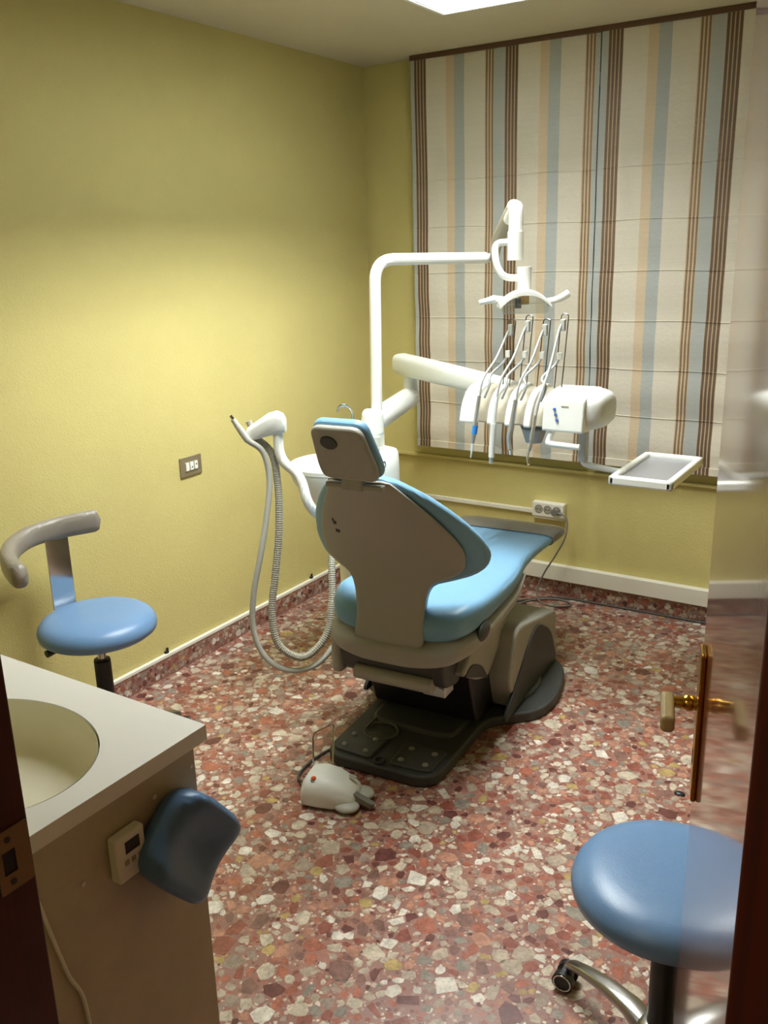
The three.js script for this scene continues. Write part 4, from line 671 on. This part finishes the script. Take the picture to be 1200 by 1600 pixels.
// ---------------------------------------------------------------- washbasin cabinet by the doorway
{
  const t = thing('washbasin_cabinet', 'cream cabinet with a white top just inside the doorway', 'cabinet', [-1.55, 0, -0.78]);
  const X0 = -2.05, X1 = -1.06, Z0 = -1.0, Z1 = ZF - 0.004;
  partW('side_panel', boxUV(box(X1 - 0.02, X1, 0.0, 0.82, Z0, Z1, 0.0015)), M.cabinet, t, 'scuffed cream side panel');
  partW('side_panel', boxUV(box(X0, X0 + 0.02, 0.0, 0.82, Z0, Z1, 0.0015)), M.cabinet, t);
  partW('back_panel', boxUV(box(X0 + 0.02, X1 - 0.02, 0.06, 0.82, Z1 - 0.012, Z1)), M.cabinet, t);
  partW('bottom_panel', boxUV(box(X0 + 0.02, X1 - 0.02, 0.06, 0.08, Z0 + 0.02, Z1 - 0.012)), M.cabinet, t);
  partW('plinth', boxUV(box(X0 + 0.02, X1 - 0.02, 0, 0.06, Z0 + 0.05, Z0 + 0.065)), M.cabinet, t);
  for (const [a, b] of [[X0 + 0.022, (X0 + X1) / 2 - 0.001], [(X0 + X1) / 2 + 0.001, X1 - 0.022]]) { const d = partW('door', boxUV(box(a, b, 0.08, 0.815, Z0 - 0.001, Z0 + 0.017, 0.0015)), M.cabinet, t); partW('knob', new THREE.CylinderGeometry(0.01, 0.012, 0.022, 16).rotateX(Math.PI / 2).translate(a < -1.6 ? b - 0.04 : a + 0.04, 0.7, Z0 - 0.011), M.steel, d); }
  // top with a round opening
  const sh = new THREE.Shape(); sh.moveTo(X0 - 0.01, -Z0 + 0.017); sh.lineTo(-1.042, -Z0 + 0.017); sh.lineTo(-1.042, -Z1); sh.lineTo(X0 - 0.01, -Z1); sh.closePath();
  const hole = new THREE.Path(); hole.absellipse(-1.315, 0.752, 0.222, 0.18, 0, 2 * Math.PI); sh.holes.push(hole);
  partW('worktop', boxUV(new THREE.ExtrudeGeometry(sh, { depth: 0.03, bevelEnabled: false, curveSegments: 48 }).rotateX(-Math.PI / 2).translate(0, 0.82, 0)), M.laminate, t, 'white laminate top');
  for (const [y, z, r] of [[0.765, -0.9, 0.004], [0.775, -0.99, 0.003], [0.70, -0.74, 0.0035]]) partW('screw_cap', new THREE.CylinderGeometry(r, r * 1.2, 0.0015, 14).rotateZ(Math.PI / 2).translate(X1 + 0.0007, y, z), M.trunk, t);
  // basin: a real bowl under the opening
  const prof = [[0.998, 0.849], [1.0, 0.845], [0.985, 0.815], [0.93, 0.788], [0.8, 0.764], [0.55, 0.75], [0.15, 0.746], [0.11, 0.744], [0.11, 0.738], [0.56, 0.742], [0.82, 0.756], [0.955, 0.78], [1.012, 0.81], [1.03, 0.8195], [1.0, 0.82]];
  const b = thing('washbasin', 'round cream basin sunk into the white cabinet top', 'washbasin', [-1.315, 0.742, -0.752]);
  partW('bowl', lathe(prof.map(([r, yy]) => [r * 0.2195, yy]), [0, 0, 0], 64).scale(1, 1, 0.1775 / 0.2195).translate(-1.315, 0, -0.752), M.basin, b);
  partW('drain', lathe([[0, 0.6925], [0.018, 0.6925], [0.023, 0.6905], [0.023, 0.684], [0, 0.684]], [-1.315, 0.056, -0.752], 28), M.chrome, b);
  // thermostat-like timer on the side panel
  const tm = thing('wall_timer', 'small cream timer with dark display on the cabinet side', 'timer', [X1, 0.715, -0.818]);
  const tilt = new THREE.Matrix4().makeTranslation(X1, 0.71, -0.822).multiply(new THREE.Matrix4().makeRotationX(0));
  const bx = (a, b2, c, d, e, f, r) => box(a, b2, c, d, e, f, r).applyMatrix4(tilt);
  const bd = partW('housing', bx(0.001, 0.024, -0.042, 0.042, -0.031, 0.031, 0.006), M.trunk, tm);
  partW('display', bx(0.0235, 0.0245, 0.008, 0.03, -0.017, 0.013, 0), M.screen, bd);
  for (let k = 0; k < 3; k++) partW('button', bx(0.0235, 0.0255, -0.012, -0.003, -0.02 + k * 0.014, -0.011 + k * 0.014, 0.001), M.channel, bd);
  // detached head cushion hung on the panel
  const hc = thing('head_cushion', 'dark blue saddle-shaped cushion fixed to the cabinet side', 'cushion', [X1, 0.665, -0.918]);
  // own plane: a runs along the cushion's length, b across; it stands on the panel and is hollowed along its length
  const n = 48, rg = [], la = V(0, 0.79, 0.61), lb = V(0, 0.61, -0.79), H = 0.1, Wd = 0.082;
  const lay = [[0.004, 0.80], [0.006, 0.9], [0.014, 0.97], [0.026, 1.0], [0.038, 0.99], [0.05, 0.93], [0.058, 0.84], [0.063, 0.72], [0.064, 0.55], [0.062, 0.35], [0.06, 0.15], [0.06, 0.02]];
  for (const [xx, s] of lay) rg.push(Array.from({ length: n }, (_, k) => { const a = k / n * 2 * Math.PI, u = H * s * sp(Math.cos(a), 0.52), v = Wd * s * sp(Math.sin(a), 0.52); const dip = xx > 0.03 ? 5.5 * (v * v - 0.35 * Wd * Wd) + 0.9 * u * u : 0; return V(X1 + xx + dip, 0.66, -0.935).addScaledVector(la, u).addScaledVector(lb, v); }));
  partW('pad', loft(rg, true, true, 1.2), M.padBlue, hc);
  partW('mount', new THREE.CylinderGeometry(0.03, 0.03, 0.012, 20).rotateZ(Math.PI / 2).translate(X1 + 0.006, 0.665, -0.918), M.black, hc);
  // pale cord hanging on the panel
  solo('hanging_cord', tube([[X1 + 0.005, 0.76, -0.65], [X1 + 0.005, 0.714, -0.659], [X1 + 0.005, 0.614, -0.678], [X1 + 0.005, 0.559, -0.69], [X1 + 0.005, 0.52, -0.705], [X1 + 0.005, 0.46, -0.711], [X1 + 0.005, 0.3, -0.71], [X1 + 0.005, 0.15, -0.7]], 0.0035, 60, 8), M.trunk, 'pale thin cord hanging down the cabinet side', 'cord', [X1 + 0.004, 0.12, -0.7]);
}

renderer.render(scene, camera);
